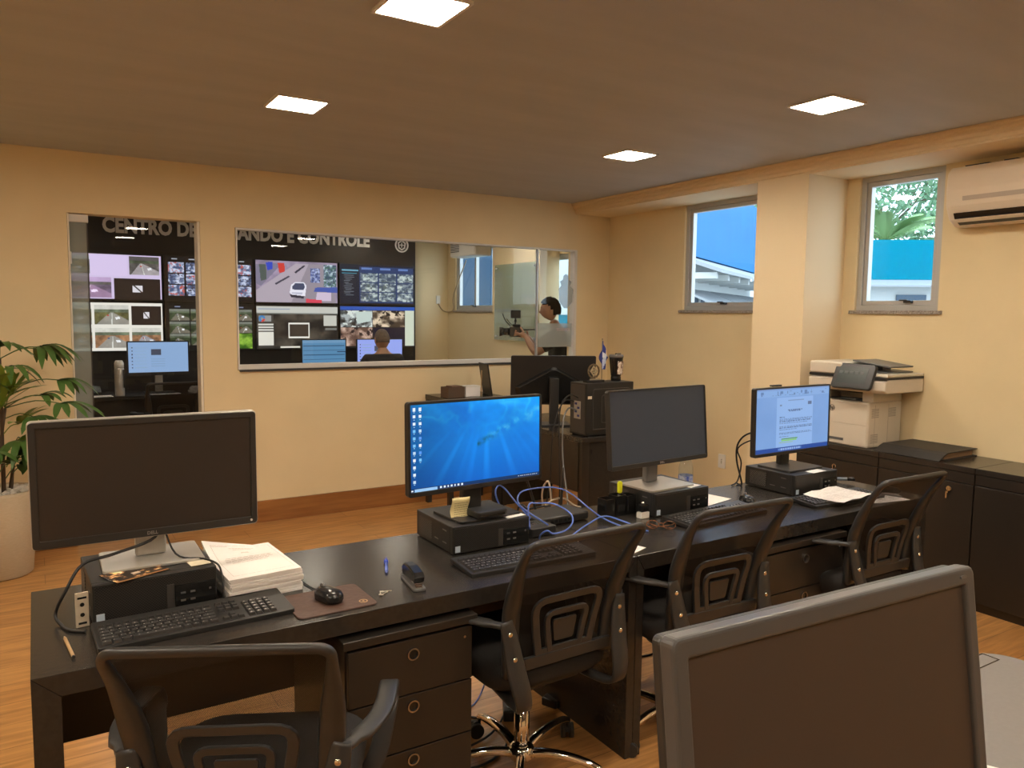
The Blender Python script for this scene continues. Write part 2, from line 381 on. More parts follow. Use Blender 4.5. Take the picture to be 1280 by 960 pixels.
# ---- windows of the right wall
def side_window(nm, y0, y1, z0, z1, n, mull=False):
    fr = newbm(); xo = RX+.02
    def R2(a0, a1, b0, b1): return [(a0, b0), (a1, b0), (a1, b1), (a0, b1)]
    ring(fr, R2(y0, y1, z0, z1), R2(y0+.035, y1-.035, z0+.035, z1-.035), xo, xo+.075, 'YZ')
    r = struct(obj(nm, fr, ALU, bevel=.002))
    s = newbm(); ring(s, R2(y0+.036, y1-.036, z0+.036, z1-.036), R2(y0+.066, y1-.066, z0+.066, z1-.066), xo+.012, xo+.055, 'YZ')
    if mull: box(s, (xo+.010, (y0+y1)/2-.02, z0+.04), (xo+.055, (y0+y1)/2+.02, z1-.04))
    obj('sash', s, ALU, r, bevel=.002)
    g = newbm(); box(g, (xo+.03, y0+.06, z0+.06), (xo+.034, y1-.06, z1-.06)); obj('pane', g, GLASS, r)
    h = newbm(); ym = (y0+y1)/2+(.0 if n != 2 else -.08); box(h, (xo-.022, ym-.028, z0+.048), (xo+.012, ym+.02, z0+.066)); box(h, (xo-.03, ym-.01, z0+.062), (xo-.016, ym+.045, z0+.072))
    obj('window_handle', h, PL, r, bevel=.003)
    s = newbm(); box(s, (RX-.022, y0-.03, z0-.022), (RX+.099, y1+.03, z0)); obj('window_sill', s, GRAN, r, bevel=.003)
    return r
side_window('window_1', 3.98, 4.87, 1.65, 2.535, 1)
side_window('window_2', 2.665, 3.235, 1.65, 2.535, 2)
side_window('window_3', 8.1, 9.08, 1.64, 2.45, 3, True)
# ---- glazed door and the long inner window of the back wall
g = newbm(); box(g, (.33, BY+.04, .01), (1.022, BY+.05, 2.222)); d1 = struct(obj('door_1', g, GLASS))
g = newbm(); box(g, (.218, BY+.04, .01), (.322, BY+.05, 2.222)); obj('side_pane', g, GLASSF, d1)
g = newbm(); box(g, (.322, BY+.036, .01), (.330, BY+.054, 2.224)); obj('glass_joint', g, PLD, d1)
g = newbm(); box(g, (.213, BY+.02, 2.175), (.335, BY+.07, 2.226)); box(g, (.213, BY+.02, 1.90), (.232, BY+.07, 1.98)); obj('hinge_plate', g, ALW, d1, bevel=.004)
g = newbm(); box(g, (1.012, BY+.0, .0), (1.028, BY+.13, 2.228)); box(g, (.212, BY+.0, .0), (.222, BY+.13, 2.228)); obj('door_jamb', g, mat('jamb_white', (.80, .74, .62), .6), d1)
fr = newbm(); x0, x1, z0, z1 = 1.272, 4.363, 1.168, 2.205
ring(fr, [(x0, z0), (x1, z0), (x1, z1), (x0, z1)], [(x0+.012, z0+.034), (x1-.028, z0+.034), (x1-.028, z1-.014), (x0+.012, z1-.014)], BY-.008, BY+.07, 'XZ')
w4 = struct(obj('window_4', fr, ALW, bevel=.002))
g = newbm(); box(g, (x0+.01, BY+.02, z0+.03), (3.925, BY+.03, z1-.01)); obj('pane', g, GLASS, w4)
g = newbm(); box(g, (3.938, BY+.02, z0+.03), (x1-.02, BY+.03, z1-.01)); obj('pane', g, GLASS, w4)
g = newbm(); box(g, (3.924, BY+.012, z0+.03), (3.938, BY+.036, z1-.01)); obj('glazing_bar', g, ALU, w4)
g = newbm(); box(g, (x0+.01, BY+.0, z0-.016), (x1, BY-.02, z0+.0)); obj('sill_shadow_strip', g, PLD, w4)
# reflection in the right hand pane, built as a hazy panel, crest and lettering
g = newbm(); box(g, (3.942, BY+.014, 1.30), (4.325, BY+.0185, 1.52))
f0 = obj('reflection_haze', g, REFL_HAZE, w4)
cr_ = [(x+.035, z) for x, z in [(4.20, 1.66), (4.145, 1.72), (4.135, 1.84), (4.165, 1.87), (4.15, 1.91), (4.18, 1.925), (4.19, 1.965), (4.215, 1.98), (4.24, 1.965), (4.25, 1.925), (4.28, 1.91), (4.265, 1.87), (4.30, 1.84), (4.29, 1.72), (4.235, 1.66)]]
g = newbm(); prism(g, cr_, BY+.014, BY+.0185, 'XZ'); obj('reflection_crest', g, REFL_HAZE, w4)
tx = text('reflection_lettering', 'SEGURANCA', .035, mat('reflection_letter', (.55, .42, .42), .6), w4, Matrix.Translation((4.15, BY+.013, 1.45)) @ UPX, extrude=.0005, width=.15)
bm = newbm(); 
def R2(a0, a1, b0, b1): return [(a0, b0), (a1, b0), (a1, b1), (a0, b1)]
ring(bm, [(6.363, .003), (7.197, .003), (7.197, 2.237), (6.363, 2.237)], [(6.41, .05), (7.16, .05), (7.16, 2.18), (6.41, 2.18)], RX+.02, RX+.08, 'YZ')
d2 = struct(obj('door_2', bm, ALU, bevel=.003)); bm = newbm(); box(bm, (RX+.045, 6.40, .04), (RX+.05, 7.17, 2.19)); obj('pane', bm, GLASS, d2)
bm = newbm(); box(bm, (RX-.0, 6.43, 1.0), (RX+.02, 6.45, 1.15)); obj('door_handle', bm, ALU, d2, bevel=.003)

# ================================================================ outside
OUTW = mat('outside_white_wall', (.58, .60, .60), .8); OUTB = mat('outside_blue_sheet', (.004, .13, .34), .7, noise=(.006, .15, .38), scale=1.2)
OUTC = mat('outside_cyan_sheet', (.0, .18, .27), 1.0, spec=.08); OUTR = mat('outside_grey_roof', (.30, .32, .34), .7); OUTG = mat('outside_dark_glass', (.04, .075, .12), .2)
bm = newbm(); box(bm, (RX+.21, -12, -.35), (48, 48, -.15)); struct(obj('ground', bm, mat('concrete', (.40, .40, .38), .9, noise=(.34, .34, .33), scale=2)))
def blk(name, parent, m, lo, hi, bevel=0): 
    b = newbm(); box(b, lo, hi); return obj(name, b, m, parent, bevel)
A = thing('pavilion', 'low white pavilion with tall blue sheet upstand and grey eaves seen through the left window', 'building', (10, 10.04, -.15), 30.4)
blk('wall', A, OUTW, (-.8, .15, 0), (6.2, 1.35, 2.82)); blk('blue_upstand', A, OUTB, (-1.0, .05, 2.84), (6.3, .15, 4.42))
b = newbm(); prism(b, [(-.75, 2.46), (-.75, 2.52), (.14, 2.84), (.14, 2.76)], -1.0, 6.3, 'YZ'); obj('roof', b, OUTR, A)
for k in range(8): blk('rafter', A, OUTW, (-.8+.9*k, -.62, 2.38), (-.7+.9*k, .14, 2.48))
for k in range(3):
    x = -.6+2.3*k; f = blk('window', A, OUTG, (x, .10, 1.0), (x+2.1, .149, 2.15)); 
    for q in range(5): blk('window_bar', f, OUTW, (x+.5*q, .07, 1.0), (x+.05+.5*q, .099, 2.15))
    b = newbm(); prism(b, [(.06, 2.2), (.06, 2.24), (-.55, 1.98), (-.55, 1.94)], x-.05, x+2.1, 'YZ'); obj('awning', b, OUTR, A)
Bd = thing('outbuilding', 'long white outbuilding with cyan roof band seen through the window beside the air conditioner', 'building', (20, 13.3, -.15), -38.4)
blk('wall', Bd, OUTW, (-3, .2, 0), (6, 1.5, 2.75)); blk('cyan_band', Bd, OUTC, (-3.1, .1, 2.84), (6.1, .2, 3.95))
b = newbm(); prism(b, [(-.5, 2.62), (-.5, 2.67), (.19, 2.86), (.19, 2.78)], -3.1, 6.1, 'YZ'); obj('roof', b, OUTR, Bd)
for k in range(5): blk('window', Bd, OUTG, (-2.2+1.55*k, .14, 1.95), (-1.4+1.55*k, .199, 2.42))
Cw = thing('garden_wall', 'low bright cyan wall seen through the far glazed door behind the person filming', 'wall', (8.0, 12.9, -.15), 0)
blk('wall_panel', Cw, OUTC, (-2.2, 0, 0), (1.8, .15, 1.75)); blk('wall_cap', Cw, OUTW, (-2.25, -.03, 1.751), (1.85, .18, 1.83))
Dw = thing('annex', 'white annex with dark window outside the far glazed door', 'building', (8.0, 16.5, -.15), -10)
blk('wall', Dw, OUTW, (-3, 0, 0), (4, 1, 4.2)); blk('window', Dw, OUTG, (.2, -.06, .9), (1.5, -.001, 3.3))
# trees behind the outbuildings
random.seed(4)
LEAFO = mat('leaf_green_outside', (.10, .22, .12), .6, noise=(.17, .30, .16), scale=.8); BARKO = mat('bark', (.12, .09, .06), .9)
def tree(loc, h, rad, n, label, leaf=.28, sq=.8, thin=1.0):
    t = thing('tree', label, 'tree', loc, 0, 'trees behind the outbuilding')
    b = newbm(); tube(b, [(0, 0, 0), (.1, 0, h*.3), (0, .1, h*.62)], [.18, .12, .08], 8); 
    rng = random.Random(int(loc[0]*7+loc[1]))
    br = []
    for k in range(6):
        a = rng.uniform(0, 6.28); e = (rad*.7*math.cos(a), rad*.7*math.sin(a), h*rng.uniform(.62, .9)); br.append(e); tube(b, [(0, .05, h*.5), (e[0]*.5, e[1]*.5, h*.62), e], .035, 5, 3)
    obj('trunk', b, BARKO, t); b = newbm()
    for k in range(n):
        c = Vector(rng.choice(br)) if rng.random() < .6*thin else Vector((0, 0, h*.75)); u = Vector((rng.gauss(0, 1), rng.gauss(0, 1), rng.gauss(0, sq))); c = c+u*rad*.33
        M_ = Matrix.Translation(c) @ Euler((rng.uniform(-1.2, 1.2), rng.uniform(-1.2, 1.2), rng.uniform(0, 6))).to_matrix().to_4x4(); l = leaf*rng.uniform(.6, 1.3)
        v = [b.verts.new(M_ @ Vector(p)) for p in ((-l/2, 0, 0), (0, -l*.2, .03), (l/2, 0, 0), (0, l*.2, .03))]; b.faces.new(v)
    obj('crown', b, LEAFO, t); return t
tree((33, 21.3, -.15), 11.0, 3.6, 1500, 'tall loose tree whose thin branches reach into the white sky', .46, .8, 1.6)
tree((28.5, 15.9, -.15), 6.4, 2.4, 2000, 'rounded bushy tree right of the palm, above the cyan band', .30)
tree((27, 19.8, -.15), 7.4, 2.6, 2200, 'dense bushy tree left of the palm, above the cyan band', .30)
tree((18.5, 16.6, -.15), 6.3, 1.8, 1300, 'leafy tree peeking over the blue upstand at the pillar', .25)
def palm_tree(loc):
    t = thing('palm_tree', 'light green palm with arching fronds standing above the cyan band', 'tree', loc)
    b = newbm(); tube(b, [(0, 0, 0), (.1, 0, 2.6), (0, 0, 4.3)], .16, 8); obj('trunk', b, BARKO, t)
    PG = mat('palm_leaf', (.22, .38, .14), .5)
    rng = random.Random(9)
    for k in range(13):
        a = k*2*PI/13+rng.uniform(-.2, .2); up = rng.uniform(.5, 1.35); L = rng.uniform(1.5, 2.1); b = newbm(); pts = []
        for s in range(9):
            q = s/8; r = L*q*math.cos(up*(1-q*.7)); z = 4.3+L*q*math.sin(up)*(1-.42*q*q) ; pts.append(Vector((r*math.cos(a), r*math.sin(a), z)))
        tube(b, pts, .02, 4, 2); sp = smoothpath(pts, 4)
        for i, p in enumerate(sp[2:-1]):
            d = (sp[min(i+3, len(sp)-1)]-p).normalized(); sd = d.cross(Vector((0, 0, 1))).normalized(); l = .42*math.sin(PI*min(1, (i+3)/len(sp)))+.1
            for s_ in (-1, 1):
                e = p+sd*s_*l*.8+d*l*.5+Vector((0, 0, -l*.35)); v = [b.verts.new(x) for x in (p, p+d*.07, e, p-d*.02)]; b.faces.new(v)
        obj('frond', b, PG, t)
    return t
palm_tree((24, 15.3, -.15))
# ================================================================ ceiling lights
LIT = mat_emit('led_diffuser', LAMPC, LAMP)
LROW = {(-1.0, -.45): 'off to the left behind', }
def ceiling_light(x, y, label):
    t = thing('ceiling_light', label, 'ceiling light', (x, y, H), 0, 'square led panels in the ceiling')
    b = newbm(); ring(b, rrect(.262, .262, .006, 2), rrect(.236, .236, .004, 2), -.010, 0, 'XY'); obj('frame', b, ALW, t)
    b = newbm(); prism(b, rrect(.236, .236, .004, 2), -.008, -.002, 'XY'); obj('diffuser', b, LIT, t)
for y in (-.45, 1.0, 2.45, 3.9):
    for x in (-1.0, 1.15, 3.3):
        if (x, y) == (1.15, 2.45): l = 'square ceiling light nearest the camera, cut by the top edge of the photo'
        elif (x, y) == (1.15, 3.9): l = 'square ceiling light left of centre, above the inner window wall'
        elif (x, y) == (3.3, 2.45): l = 'square ceiling light right of centre, in front of the right hand windows'
        elif (x, y) == (3.3, 3.9): l = 'smallest looking square ceiling light near the corner of pillar and inner window'
        elif y < 0: l = 'square ceiling light out of view behind the camera, at x %.0f' % x if 0 else ('square ceiling light behind the camera, ' + {-1.0: 'by the left wall', 1.15: 'in the middle row', 3.3: 'by the cabinets'}[x])
        elif y == 1.0: l = 'square ceiling light above the camera, ' + {-1.0: 'by the left wall', 1.15: 'in the middle row', 3.3: 'by the cabinets'}[x]
        else: l = 'square ceiling light left of the photo, ' + {2.45: 'over the near desk end', 3.9: 'over the potted palm side'}[y]
        if x > 3 and y == -.45: l += ' corner'
        ceiling_light(x, y, l)
LIT2 = mat_emit('led_diffuser_control', (1.0, .88, .72), 36)
for k, (x, y) in enumerate(((.4, 7.2), (2.2, 7.2), (3.9, 6.8), (3.6, 8.4))):
    t = thing('ceiling_light', 'ceiling light hidden inside the glazed control room, ' + ('behind the glass door', 'behind the middle of the window', 'over the person filming', 'over the video wall end')[k], 'ceiling light', (x, y, H), 0, 'led panels in the control room')
    b = newbm(); ring(b, rrect(.30, .30, .006, 2), rrect(.27, .27, .004, 2), -.010, 0, 'XY'); obj('frame', b, ALW, t)
    b = newbm(); prism(b, rrect(.27, .27, .004, 2), -.008, -.002, 'XY'); obj('diffuser', b, LIT2, t)

# ================================================================ the long desk (two joined)
def desk(x0, x1, y0, y1, ll, rl, label, group=None):
    t = thing('desk', label, 'desk', ((x0+x1)/2, (y0+y1)/2, 0), 0, group); w = (x1-x0)/2; d = (y1-y0)/2; zt = .75; th = .055
    b = newbm(); prism(b, [(-w, zt), (w, zt), (w-rl, zt-th), (-w+ll, zt-th)], -d, d, 'XZ'); obj('desktop', b, BLK, t, bevel=.0015)
    b = newbm(); prism(b, [(-w, 0), (-w, zt-.0015), (-w+ll, zt-th-.0015), (-w+ll, 0)], -d, d, 'XZ'); obj('leg', b, BLK, t, bevel=.0015)
    b = newbm(); prism(b, [(w, 0), (w, zt-.0015), (w-rl, zt-th-.0015), (w-rl, 0)], -d, d, 'XZ'); obj('leg', b, BLK, t, bevel=.0015)
    b = newbm(); box(b, (-w+ll+.001, d-.075, .29), (w-rl-.001, d-.06, zt-th-.001)); obj('modesty_panel', b, BLK2, t)
    return t
desk(-.038, 1.788, 2.02, 2.67, .060, .034, 'left black desk of the joined pair, under the widest dark monitor')
desk(1.790, 3.61, 2.02, 2.67, .034, .060, 'right black desk of the joined pair, under the monitor showing a document')
def pedestal(x0, x1, label, dz=0):
    t = thing('drawer_pedestal', label, 'drawers', ((x0+x1)/2, 2.27, 0), 0, 'black drawer units under the desks'); w = (x1-x0)/2
    b = newbm(); box(b, (-w, -.25, .03), (w, .26, .655)); obj('body', b, BLK2, t, bevel=.002)
    b = newbm(); box(b, (-w-.012, -.275, .656), (w+.012, .27, .680)); obj('top_panel', b, BLK2, t, bevel=.002)
    for k in range(3):
        z1 = .645-.17*k if k < 2 else .305; z0 = z1-.166 if k < 2 else .05; 
        if k == 1: z1 = .475; z0 = .309
        b = newbm(); box(b, (-w+.004, -.268, z0), (w-.004, -.251, z1)); dr = obj('drawer', b, BLK2, t, bevel=.002)
        zc = (.60, .44, .275)[k]
        b = newbm(); ring(b, [(.019*math.cos(a*PI/10), zc+.019*math.sin(a*PI/10)) for a in range(20)], [(.0145*math.cos(a*PI/10), zc+.0145*math.sin(a*PI/10)) for a in range(20)], -.274, -.2685, 'XZ')
        obj('ring_pull', b, mat('dark_chrome', (.35, .33, .31), .2, .9), dr)
        b = newbm(); prism(b, [(.0145*math.cos(a*PI/10), zc+.0145*math.sin(a*PI/10)) for a in range(20)], -.2695, -.2682, 'XZ'); obj('pull_recess', b, PLG, dr)
    b = newbm(); cyl(b, (w-.03, -.2705, .69-.075), (w-.03, -.268, .69-.075), .004, 8); obj('lock', b, CHR, t)
    return t
pedestal(.71, 1.115, 'black drawer unit with three ring pulls between the two left chairs')
pedestal(2.44, 2.95, 'wider black drawer unit with ring pulls between the two right chairs')

# ================================================================ row of low cabinets along the right wall
def cabinet(y0, y1, label, keyed, rev=False):
    t = thing('cabinet', label, 'cabinet', (4.54, (y0+y1)/2, 0), 0, 'low black cabinets along the right wall'); d = (y1-y0)/2; xf = -.195
    b = newbm(); box(b, (xf, -d+.001, .0), (.205, d-.001, .757)); obj('carcass', b, BLK2, t)
    b = newbm(); box(b, (xf-.015, -d+.0005, .758), (.207, d-.0005, .79)); obj('top_panel', b, BLK, t, bevel=.002)
    b = newbm(); box(b, (xf-.012, -d+.003, .70), (xf-.001, d-.003, .755)); obj('front_rail', b, BLK2, t, bevel=.001)
    if keyed == 2:
        for s in (-1, 1):
            b = newbm(); box(b, (xf-.017, (-d+.003) if s < 0 else .002, .05), (xf-.001, (-.002) if s < 0 else d-.003, .695)); dd = obj('door', b, BLK2, t, bevel=.002)
            ky = .05*s if not rev else .05
            b = newbm(); cyl(b, (xf-.024, ky, .655), (xf-.016, ky, .655), .012, 12); obj('lock', b, CHR, dd)
    else:
        b = newbm(); box(b, (xf-.017, -d+.003, .05), (xf-.001, d-.003, .695)); dd = obj('door', b, BLK2, t, bevel=.002)
        ky = -d+.13 if keyed == 1 else 0
        b = newbm(); cyl(b, (xf-.026, ky, .655), (xf-.016, ky, .655), .014, 14); box(b, (xf-.036, ky-.002, .632), (xf-.026, ky+.002, .662)); box(b, (xf-.034, ky+.004, .600), (xf-.030, ky+.012, .640)); obj('lock_and_key', b, CHR, dd, bevel=0)
    return t
cabinet(2.735, 3.325, 'low black cabinet against the pillar, under the white printer', 0)
cabinet(2.17, 2.733, 'low black cabinet with key in its lock, under the ledger', 1)
cabinet(1.60, 2.168, 'low black cabinet cut by the right edge of the photo', 0)
cabinet(1.03, 1.598, 'low black cabinet out of view right of the photo', 0)

# ================================================================ monitors
def stand(t, kind, h, zb, w, by, neckw=.07, base=(.27, .19), nm=PL, bmz=None):
    """h = height of monitor centre above base plane (local z=0)"""
    b = newbm(); box(b, (-neckw/2, by+.02, .012), (neckw/2, by+.05, h)); obj('stand_neck', b, nm, t, bevel=.006)
    b = newbm(); prism(b, rrect(base[0], base[1], .012, 4, 0, by-.01), 0, .010, 'XY'); obj('stand_base', b, bmz or nm, t, bevel=.002)
def monitor(loc, rz, w, h, hc, label, tilt=0, bez=(.014, .014, .020), img=None, off=SCR_OFF, shell=PL, logo=None, group=None, base=(.27, .19), basem=None, neckm=None, rim=None, depth=.022, neckw=.07, logo_m=None, back=.02, button=None, bsh=0):
    t = thing('monitor', label, 'monitor', loc, rz, group)
    Mt = Matrix.Translation((0, 0, hc)) @ Matrix.Rotation(math.radians(tilt), 4, 'X')
    # bezel ring (front)
    l, tp, bt = bez
    b = newbm(); ring(b, rrect(w, h, .010, 4), [(x, y) for x, y in rrect(w-2*l, h-tp-bt, .002, 4, 0, (bt-tp)/2)], -.006, .010, 'XZ', Mt)
    obj('bezel', b, shell, t, bevel=.0015)
    b = newbm(); box(b, (-w/2+l-.001, -.001, -h/2+bt-.001), (w/2-l+.001, .006, h/2-tp+.001), Mt)
    s = obj('screen', b, off, t)
    if img is not None:
        O = Mt @ Vector((-w/2+l, -.0016, -h/2+bt)); U = Mt.to_3x3() @ Vector((w-2*l, 0, 0)); V = Mt.to_3x3() @ Vector((0, 0, h-tp-bt))
        raster('screen_picture', img, O, U, V, SCREEN, s)
    b = newbm(); prism(b, rrect(w+(.006 if rim else 0), h+(.006 if rim else 0), .012, 4), .0105 if not rim else .0015, depth, 'XZ', Mt); prism(b, rrect(w*.80, h*.80, .02, 4), depth+.0002, depth+back, 'XZ', Mt, top_inset=.35); obj('back_shell', b, rim or shell, t, bevel=.002)
    by = depth+back
    b = newbm(); box(b, (-neckw/2, by-.005, .010), (neckw/2, by+.025, hc+.03)); obj('stand_neck', b, neckm or shell, t, bevel=.006)
    b = newbm(); prism(b, rrect(base[0], base[1], .012, 4, 0, by-.035+bsh), 0, .009, 'XY'); obj('stand_base', b, basem or shell, t, bevel=.002)
    if logo: text('logo', logo, .013, logo_m or mat('logo_grey', (.30, .29, .27), .4, .3), t, Mt @ Matrix.Translation((0, -.0065, -h/2+bt*.28)) @ UPX, extrude=.0003, align='CENTER', offset=.0004)
    if button:
        b = newbm(); cyl(b, Mt @ Vector((w/2-.018, -.008, -h/2+.012)), Mt @ Vector((w/2-.018, -.005, -h/2+.012)), .0035, 10); obj('power_button', b, WHT, t)
    return t
def blank(W, H_, c): return np.ones((H_, W, 3))*np.array(c, float)
def rect(a, x0, y0, x1, y1, c):
    H_, W = a.shape[:2]; a[int(round(y0*H_)):max(int(round(y1*H_)), int(round(y0*H_))+1), int(round(x0*W)):max(int(round(x1*W)), int(round(x0*W))+1)] = c
def poly(a, pts, c, al=1.0):
    H_, W = a.shape[:2]; yy, xx = np.mgrid[0:H_, 0:W]; px = (xx+.5)/W; py = (yy+.5)/H_; ins = np.zeros((H_, W), bool); n = len(pts)
    for i in range(n):
        x1, y1 = pts[i]; x2, y2 = pts[(i+1) % n]
        if y1 == y2: continue
        k = ((py < y1) != (py < y2)) & (px < (x2-x1)*(py-y1)/(y2-y1)+x1); ins ^= k
    a[ins] = a[ins]*(1-al)+np.array(c, float)*al
def nois(W, H_, sc, seed):
    g = np.random.RandomState(seed); out = np.zeros((H_, W)); amp = 1; tot = 0
    for o in range(4):
        n = max(2, int(sc*2**o)); m_ = max(2, int(n*H_/W)+1); r = g.rand(m_+1, n+1); y = np.linspace(0, m_-1e-3, H_); x = np.linspace(0, n-1e-3, W)
        yi = y.astype(int); xi = x.astype(int); fy = (y-yi)[:, None]; fx = (x-xi)[None]; fy = fy*fy*(3-2*fy); fx = fx*fx*(3-2*fx)
        v = r[yi][:, xi]*(1-fy)*(1-fx)+r[yi+1][:, xi]*fy*(1-fx)+r[yi][:, xi+1]*(1-fy)*fx+r[yi+1][:, xi+1]*fy*fx; out += v*amp; tot += amp; amp *= .55
    return out/tot
def img_ocean():
    W, H_ = 216, 120; yy, xx = np.mgrid[0:H_, 0:W]; x = xx/W; y = yy/H_
    a = np.zeros((H_, W, 3)); base = np.array([0, 136, 232.]); deep = np.array([0, 84, 184.]); hi = np.array([64, 186, 246.])
    t = np.clip((y-.3)*1.1, 0, 1)[..., None]; a[:] = base*(1-t)+deep*t
    a = a*(1-np.clip(1-x*2.2, 0, 1)[..., None]*.28)
    n = nois(W, H_, 5, 3); 
    r = np.clip(1-np.abs(nois(W, H_, 4, 8)-.5)*14*(1+0*x), 0, 1)*np.clip(1-y*2.1, 0, 1); n2 = np.clip((n-.5)*3, -1, 1)*np.clip(1-y*1.6, 0, 1)
    a += (hi-base)*(r*.55)[..., None]; a += (np.array([20, 34, 30.]))*n2[..., None]
    # light shafts fanning down from above centre
    ang = np.arctan2(x-.56, y+.12); sh = np.clip(np.sin(ang*34+1)*.6+np.sin(ang*57+2)*.5, 0, 1)*np.clip((y-.3)*2.2, 0, 1)*np.clip(1.25-y, 0, 1)*np.exp(-(x-.5)**2*5)
    a += np.array([52, 92, 84.])*(sh*.55)[..., None]
    # swimmer and the trail of bubbles to the top right corner
    s = (x-.50)/.50; yc = .50-.40*s+.06*s*s; wd = .045+.03*s; foam = np.exp(-((y-yc)/wd)**2)*(s > .06)*np.clip(nois(W, H_, 26, 5)*2.4-.85, 0, 1)*np.clip(1.15-.5*s, 0, 1)
    a = a*(1-foam[..., None]*.8)+np.array([140, 215, 235.])*foam[..., None]*.8
    d = np.exp(-((y-(.50-.35*s)-.01)/.035)**2)*(s > -.02)*(s < .32)*np.clip(nois(W, H_, 20, 15)*2.6-.9, 0, 1); a = a*(1-d[..., None]*.75)+np.array([18, 70, 84.])*d[..., None]*.75
    cols = [(120, 190, 235), (235, 240, 245), (190, 215, 235), (240, 150, 60), (90, 150, 230), (220, 235, 245)]
    g = random.Random(2)
    for c in range(2):
        for k in range(11 if c == 0 else 8):
            x0 = .018+.042*c; y0 = .035+.083*k; rect(a, x0, y0, x0+.018, y0+.036, (225, 238, 248) if k < 3 else g.choice(cols)); rect(a, x0+.004, y0+.045, x0+.016, y0+.052, (170, 210, 240))
    rect(a, 0, .962, 1, 1, (14, 52, 100)); rect(a, .03, .965, .19, 1, (150, 195, 235)); rect(a, .006, .972, .018, .99, (230, 240, 250))
    for k in range(7): rect(a, .21+.026*k, .97, .222+.026*k, .992, (225, 235, 245))
    for k in range(10): rect(a, .82+.017*k, .972, .829+.017*k, .985, (215, 225, 235))
    return a
def img_doc():
    W, H_ = 192, 118; a = blank(W, H_, (120, 158, 212)); a[:] = a+(nois(W, H_, 3, 1)[..., None]-.5)*14
    rect(a, 0, 0, 1, .025, (120, 150, 200)); rect(a, .0, .025, 1, .13, (130, 168, 218))
    g = random.Random(3)
    for k in range(34): x = g.uniform(.03, .95); rect(a, x, g.choice((.04, .075, .10)), x+g.uniform(.008, .03), g.choice((.04, .075, .10))+.012, (96, 126, 176))
    rect(a, .27, .14, .77, .93, (140, 176, 226))
    rect(a, .42, .19, .64, .20, (120, 146, 190)); rect(a, .31, .25, .34, .28, (110, 130, 165)); rect(a, .70, .23, .75, .28, (92, 110, 145))
    for y, x0, x1 in ((.34, .42, .62), (.36, .44, .60), (.45, .31, .38), (.48, .31, .76), (.50, .31, .76), (.52, .31, .74), (.55, .31, .70), (.60, .31, .76), (.62, .31, .76), (.65, .31, .55), (.70, .31, .74), (.72, .31, .76), (.76, .31, .44)): 
        x = x0
        while x < x1: w_ = g.uniform(.01, .035); rect(a, x, y, min(x+w_, x1), y+.012, (84, 108, 152)); x += w_+.008
    rect(a, .345, .80, .56, .815, (90, 150, 40)); rect(a, .345, .82, .55, .84, (130, 200, 40)); rect(a, .31, .855, .5, .865, (150, 180, 90))
    rect(a, 0, .93, 1, 1, (38, 74, 150)); rect(a, .30, .945, .62, .985, (96, 132, 196))
    for k in range(9): rect(a, .34+.03*k, .95, .357+.03*k, .98, (150, 176, 220))
    return a
monitor((.272, 2.42, .863), -.6, .596, .350, 1.118-.863, 'widest dark monitor with rounded silver rim at the left end of the desk', bez=(.017, .017, .022), logo='DELL', base=(.27, .20), basem=SIL, neckm=SIL, rim=SIL, shell=mat('bezel_brown_black', (.030, .027, .024), .42), tilt=0, depth=.030, neckw=.085, button=True, bsh=.03)
monitor((1.392, 2.47, .851), 4.5, .596, .338, 1.120-.851, 'monitor showing a blue underwater desktop picture', tilt=-1, bez=(.010, .010, .017), img=img_ocean(), base=(.27, .20), neckw=.085)
monitor((2.325, 2.50, .851), 4.0, .604, .338, 1.117-.851, 'switched off bluish black monitor with silver foot between the two lit monitors', tilt=-5, bez=(.006, .006, .019), off=SCR_OFFB, logo='DELL', basem=SIL, base=(.27, .20), neckm=PLM)
mD = monitor((3.20, 2.485, .851), 1.0, .580, .336, 1.091-.851, 'monitor showing a text document, at the right end of the desk', tilt=-1, bez=(.009, .008, .016), img=img_doc(), base=(.26, .20), basem=PLD, neckm=PL)
b = newbm(); box(b, (-.17, -.006, .412), (-.10, .014, .420)); tag(obj('webcam', b, PL, None, bevel=.003, loc=(3.20, 2.485, .851)), 'small flat black webcam on top of the monitor showing a document', 'webcam')
# near monitor, seen from its front, standing on the camera's own desk
def near_monitor():
    t = thing('monitor', 'large switched off monitor with thick grey bezel in the right foreground', 'monitor', (.783, .527, .75), -3.1)
    w, h = .51, .345; z = 1.278-.75; Mt = Matrix.Translation((0, 0, z)) @ Matrix.Rotation(math.radians(-7.8), 4, 'X') @ Matrix.Translation((0, 0, -h/2))
    G = mat('bezel_grey_plastic', (.085, .083, .083), .32)
    b = newbm(); ring(b, rrect(w, h, .009, 4), rrect(w-.042, h-.046, .002, 4), 0, .024, 'XZ', Mt); obj('bezel', b, G, t, bevel=.005, seg=3)
    b = newbm(); box(b, (-w/2+.019, .006, -h/2+.021), (w/2-.019, .02, h/2-.021), Mt); obj('screen', b, mat('near_dark_screen', (.064, .046, .036), .42, spec=.4), t)
    b = newbm(); prism(b, rrect(w-.006, h-.006, .009, 4), .0245, .040, 'XZ', Mt); prism(b, rrect(w*.85, h*.85, .03, 4), .0405, .065, 'XZ', Mt, top_inset=.25); obj('back_shell', b, mat('shell_dark_grey', (.030, .028, .026), .4), t, bevel=.004)
    b = newbm(); prism(b, rrect(.012, .004, .0018, 3, w/2-.026, h/2-.011), -.0015, .001, 'XZ', Mt); obj('indicator', b, PLM, t)
    b = newbm(); box(b, (-.05, .075, .02), (.05, .115, .38)); obj('stand_neck', b, G, t, bevel=.01)
    b = newbm(); prism(b, rrect(.28, .22, .03, 6, 0, .06), 0, .02, 'XY'); obj('stand_base', b, G, t, bevel=.005)
